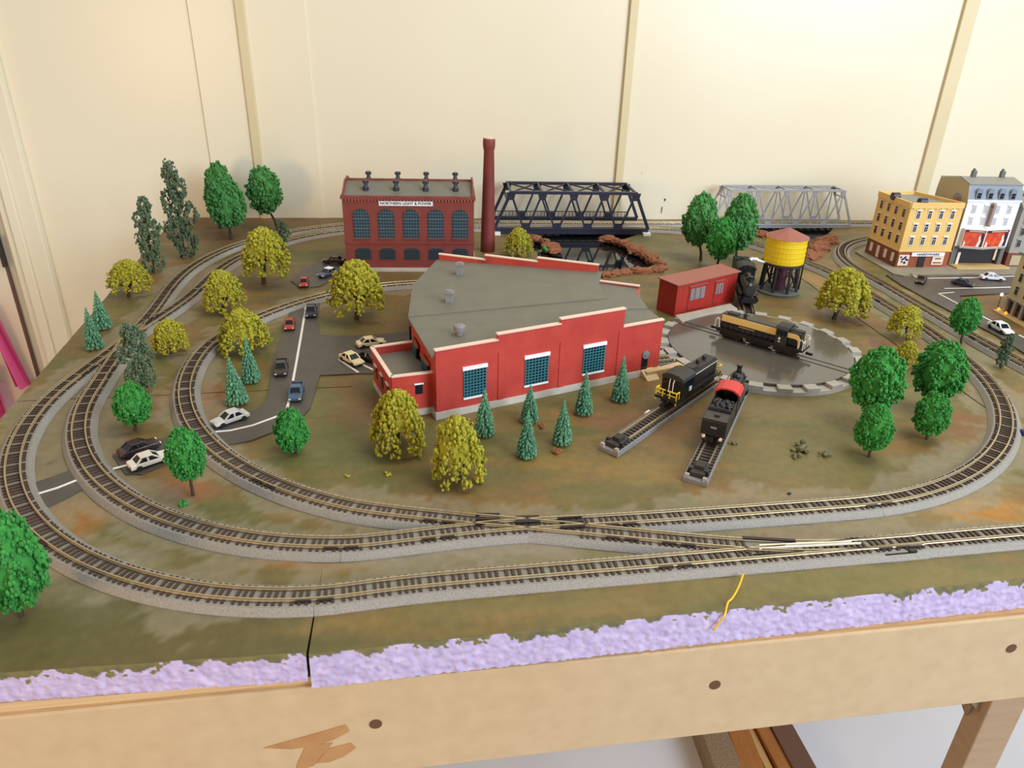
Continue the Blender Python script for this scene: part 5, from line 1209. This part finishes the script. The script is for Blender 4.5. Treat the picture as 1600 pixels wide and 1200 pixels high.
tree('yellow tree with forked trunk in front of the power house', 'autumn', (557,499), 410, 482, 45)
tree('yellow tree in front of the annex corner', 'autumn', (618,702), 614, 696, 45, cx=623)
tree('large yellow tree nearest the diamond crossing', 'autumn', (718,752), 656, 746, 47, cx=714)
tree('conifer in front of the left roundhouse window', 'cone', (757,679), 611, 675, 17)
tree('conifer at the back of the row in front of the middle window', 'cone', (828,659), 604, 655, 15)
tree('nearest conifer in front of the roundhouse wall', 'cone', (824,713), 645, 709, 17)
tree('bright conifer fourth from the left in front of the roundhouse', 'cone', (880,693), 628, 689, 16)
tree('conifer in front of the right roundhouse window', 'cone', (914,647), 583, 643, 15)
tree('conifer nearest the loading ramp', 'cone', (972,626), 560, 622, 15)
tree('yellow bush on the left bank of the pond', 'autumn', (810,399), 358, 396, 23)
tree('left tree of the green trio behind the red shed', 'mid', (1095,407), 304, 384, 29)
tree('right tree of the green trio behind the red shed', 'mid', (1150,407), 305, 392, 28, cx=1157)
tree('front tree of the green trio behind the red shed', 'green', (1120,423), 342, 404, 24, cx=1128)
tree('large yellow tree with a leaning trunk right of the water tower', 'autumn', (1303,498), 422, 486, 43, cx=1319)
tree('yellow tree between the two diagonal tracks', 'autumn', (1418,530), 480, 522, 28)
tree('small dull yellow bush behind the two big green trees', 'autumn', (1418,571), 535, 568, 19)
tree('green tree beside the outer diagonal track', 'green', (1501,537), 467, 522, 22, cx=1510)
tree('dark leaning conifer at the right edge by the outer track', 'dark', (1563,575), 526, 572, 15, cx=1570)
tree('big green tree right of the turntable, behind a smaller one', 'green', (1370,668), 547, 640, 42, cx=1372)
tree('smaller green tree right of the turntable in front of a big one', 'green', (1358,714), 634, 702, 29, cx=1367)
tree('big green tree nearest the right loop, behind a smaller one', 'green', (1462,645), 537, 622, 40, cx=1470)
tree('smaller green tree inside the right loop in front of a big one', 'green', (1448,686), 616, 678, 28, cx=1457)
tree('large green tree in the lower left corner, cut by the frame', 'green', (33,962), 806, 945, 56, cx=10)

# ------------------------------------------------------------------ small details
rg = random.Random(9)
def clump(label, px, py, r, m, cat='clump', nm='foliage_clump', n=14):
    p = G(px, py); mb = MB()
    for _ in range(n): mb.ico((rg.gauss(0,.5)*r, rg.gauss(0,.4)*r, abs(rg.gauss(.3,.2))*r), r*.4, rg, .35)
    return tag(mb.build(nm, m, loc=(p.x,p.y,.0002)), label, cat)
clump('bright green foam clump on the ground below the left green tree', 286, 790, .0030, FOL['green']); clump('yellow foam clump lying left of the large yellow tree', 606, 743, .0024, FOL['autumn'])
clump('leftmost yellow foam crumb near the board seam', 543, 745, .0018, FOL['autumn']); clump('yellow foam crumb just below the large yellow tree', 679, 745, .0020, FOL['autumn'])
clump('dark green clump by the pond rocks', 851, 392, .0060, FOL['green']); 
for i, (px, py, r, lb) in enumerate(((1252,704,.0072,'largest grey green debris lump right of the stub tracks'),(1290,712,.0042,'small grey debris lump right of the largest one'),(1243,714,.0036,'dark debris lump in front of the largest one'),(1146,694,.0026,'grey debris scrap beside the red roofed engine'),(871,708,.0040,'brown dirt crumb pile beside the nearest conifer'),(846,668,.0030,'brown dirt crumb behind the nearest conifer'),(1232,772,.0014,'tiny black speck on the grass above the right straight'))):
    clump(lb, px, py, r, M['debris'] if i < 4 else (M['rock'] if i < 6 else M['black']), 'debris', 'debris_lump')
wp = [G(1161,897,.0030), G(1156,912,.0026), G(1150,925,.0022), G(1143,936,.0018), G(1137,942,.0014)]
q = wp[-1] - Vector((0,0,.0)); wp += [q + Vector((-.003,-.0065,-.0035)), q + Vector((-.006,-.0085,-.0080)), q + Vector((-.010,-.0105,-.0125))]
wq_ = [wp[0]] + wp + [wp[-1]]; wp = [.5*((2*wq_[i])+(wq_[i+1]-wq_[i-1])*t+(2*wq_[i-1]-5*wq_[i]+4*wq_[i+1]-wq_[i+2])*t*t+(3*wq_[i]-wq_[i-1]-3*wq_[i+1]+wq_[i+2])*t**3) for i in range(1, len(wq_)-2) for t in (0,.25,.5,.75)]
c = wp[0].copy(); c.z = 0
tag(MB().tube([v-c for v in wp], .0007, 6).build('loose_wire', M['wire'], loc=c, smooth=True), 'loose yellow wire hanging from the front track over the foam edge', 'wire')
p = G(1598,676,.002); tag(MB().box(-.001,.008,-.003,.003,0,.004).box(.001,.006,-.002,.002,.004,.0055).build('track_clip', M['bluebase'], loc=(p.x,p.y,0), bevel=.0006), 'blue plastic clip beside the right loop', 'clip')
p = G(1406,866,.003); tag(MB().box(-.011,.011,-.0012,.0012,0,.0022).box(.006,.011,-.0012,.0030,.0010,.0034).build('switch_lever', M['black'], loc=(p.x,p.y,.0024), rz=radians(9.5)), 'small black switch lever at the front track roadbed', 'lever')
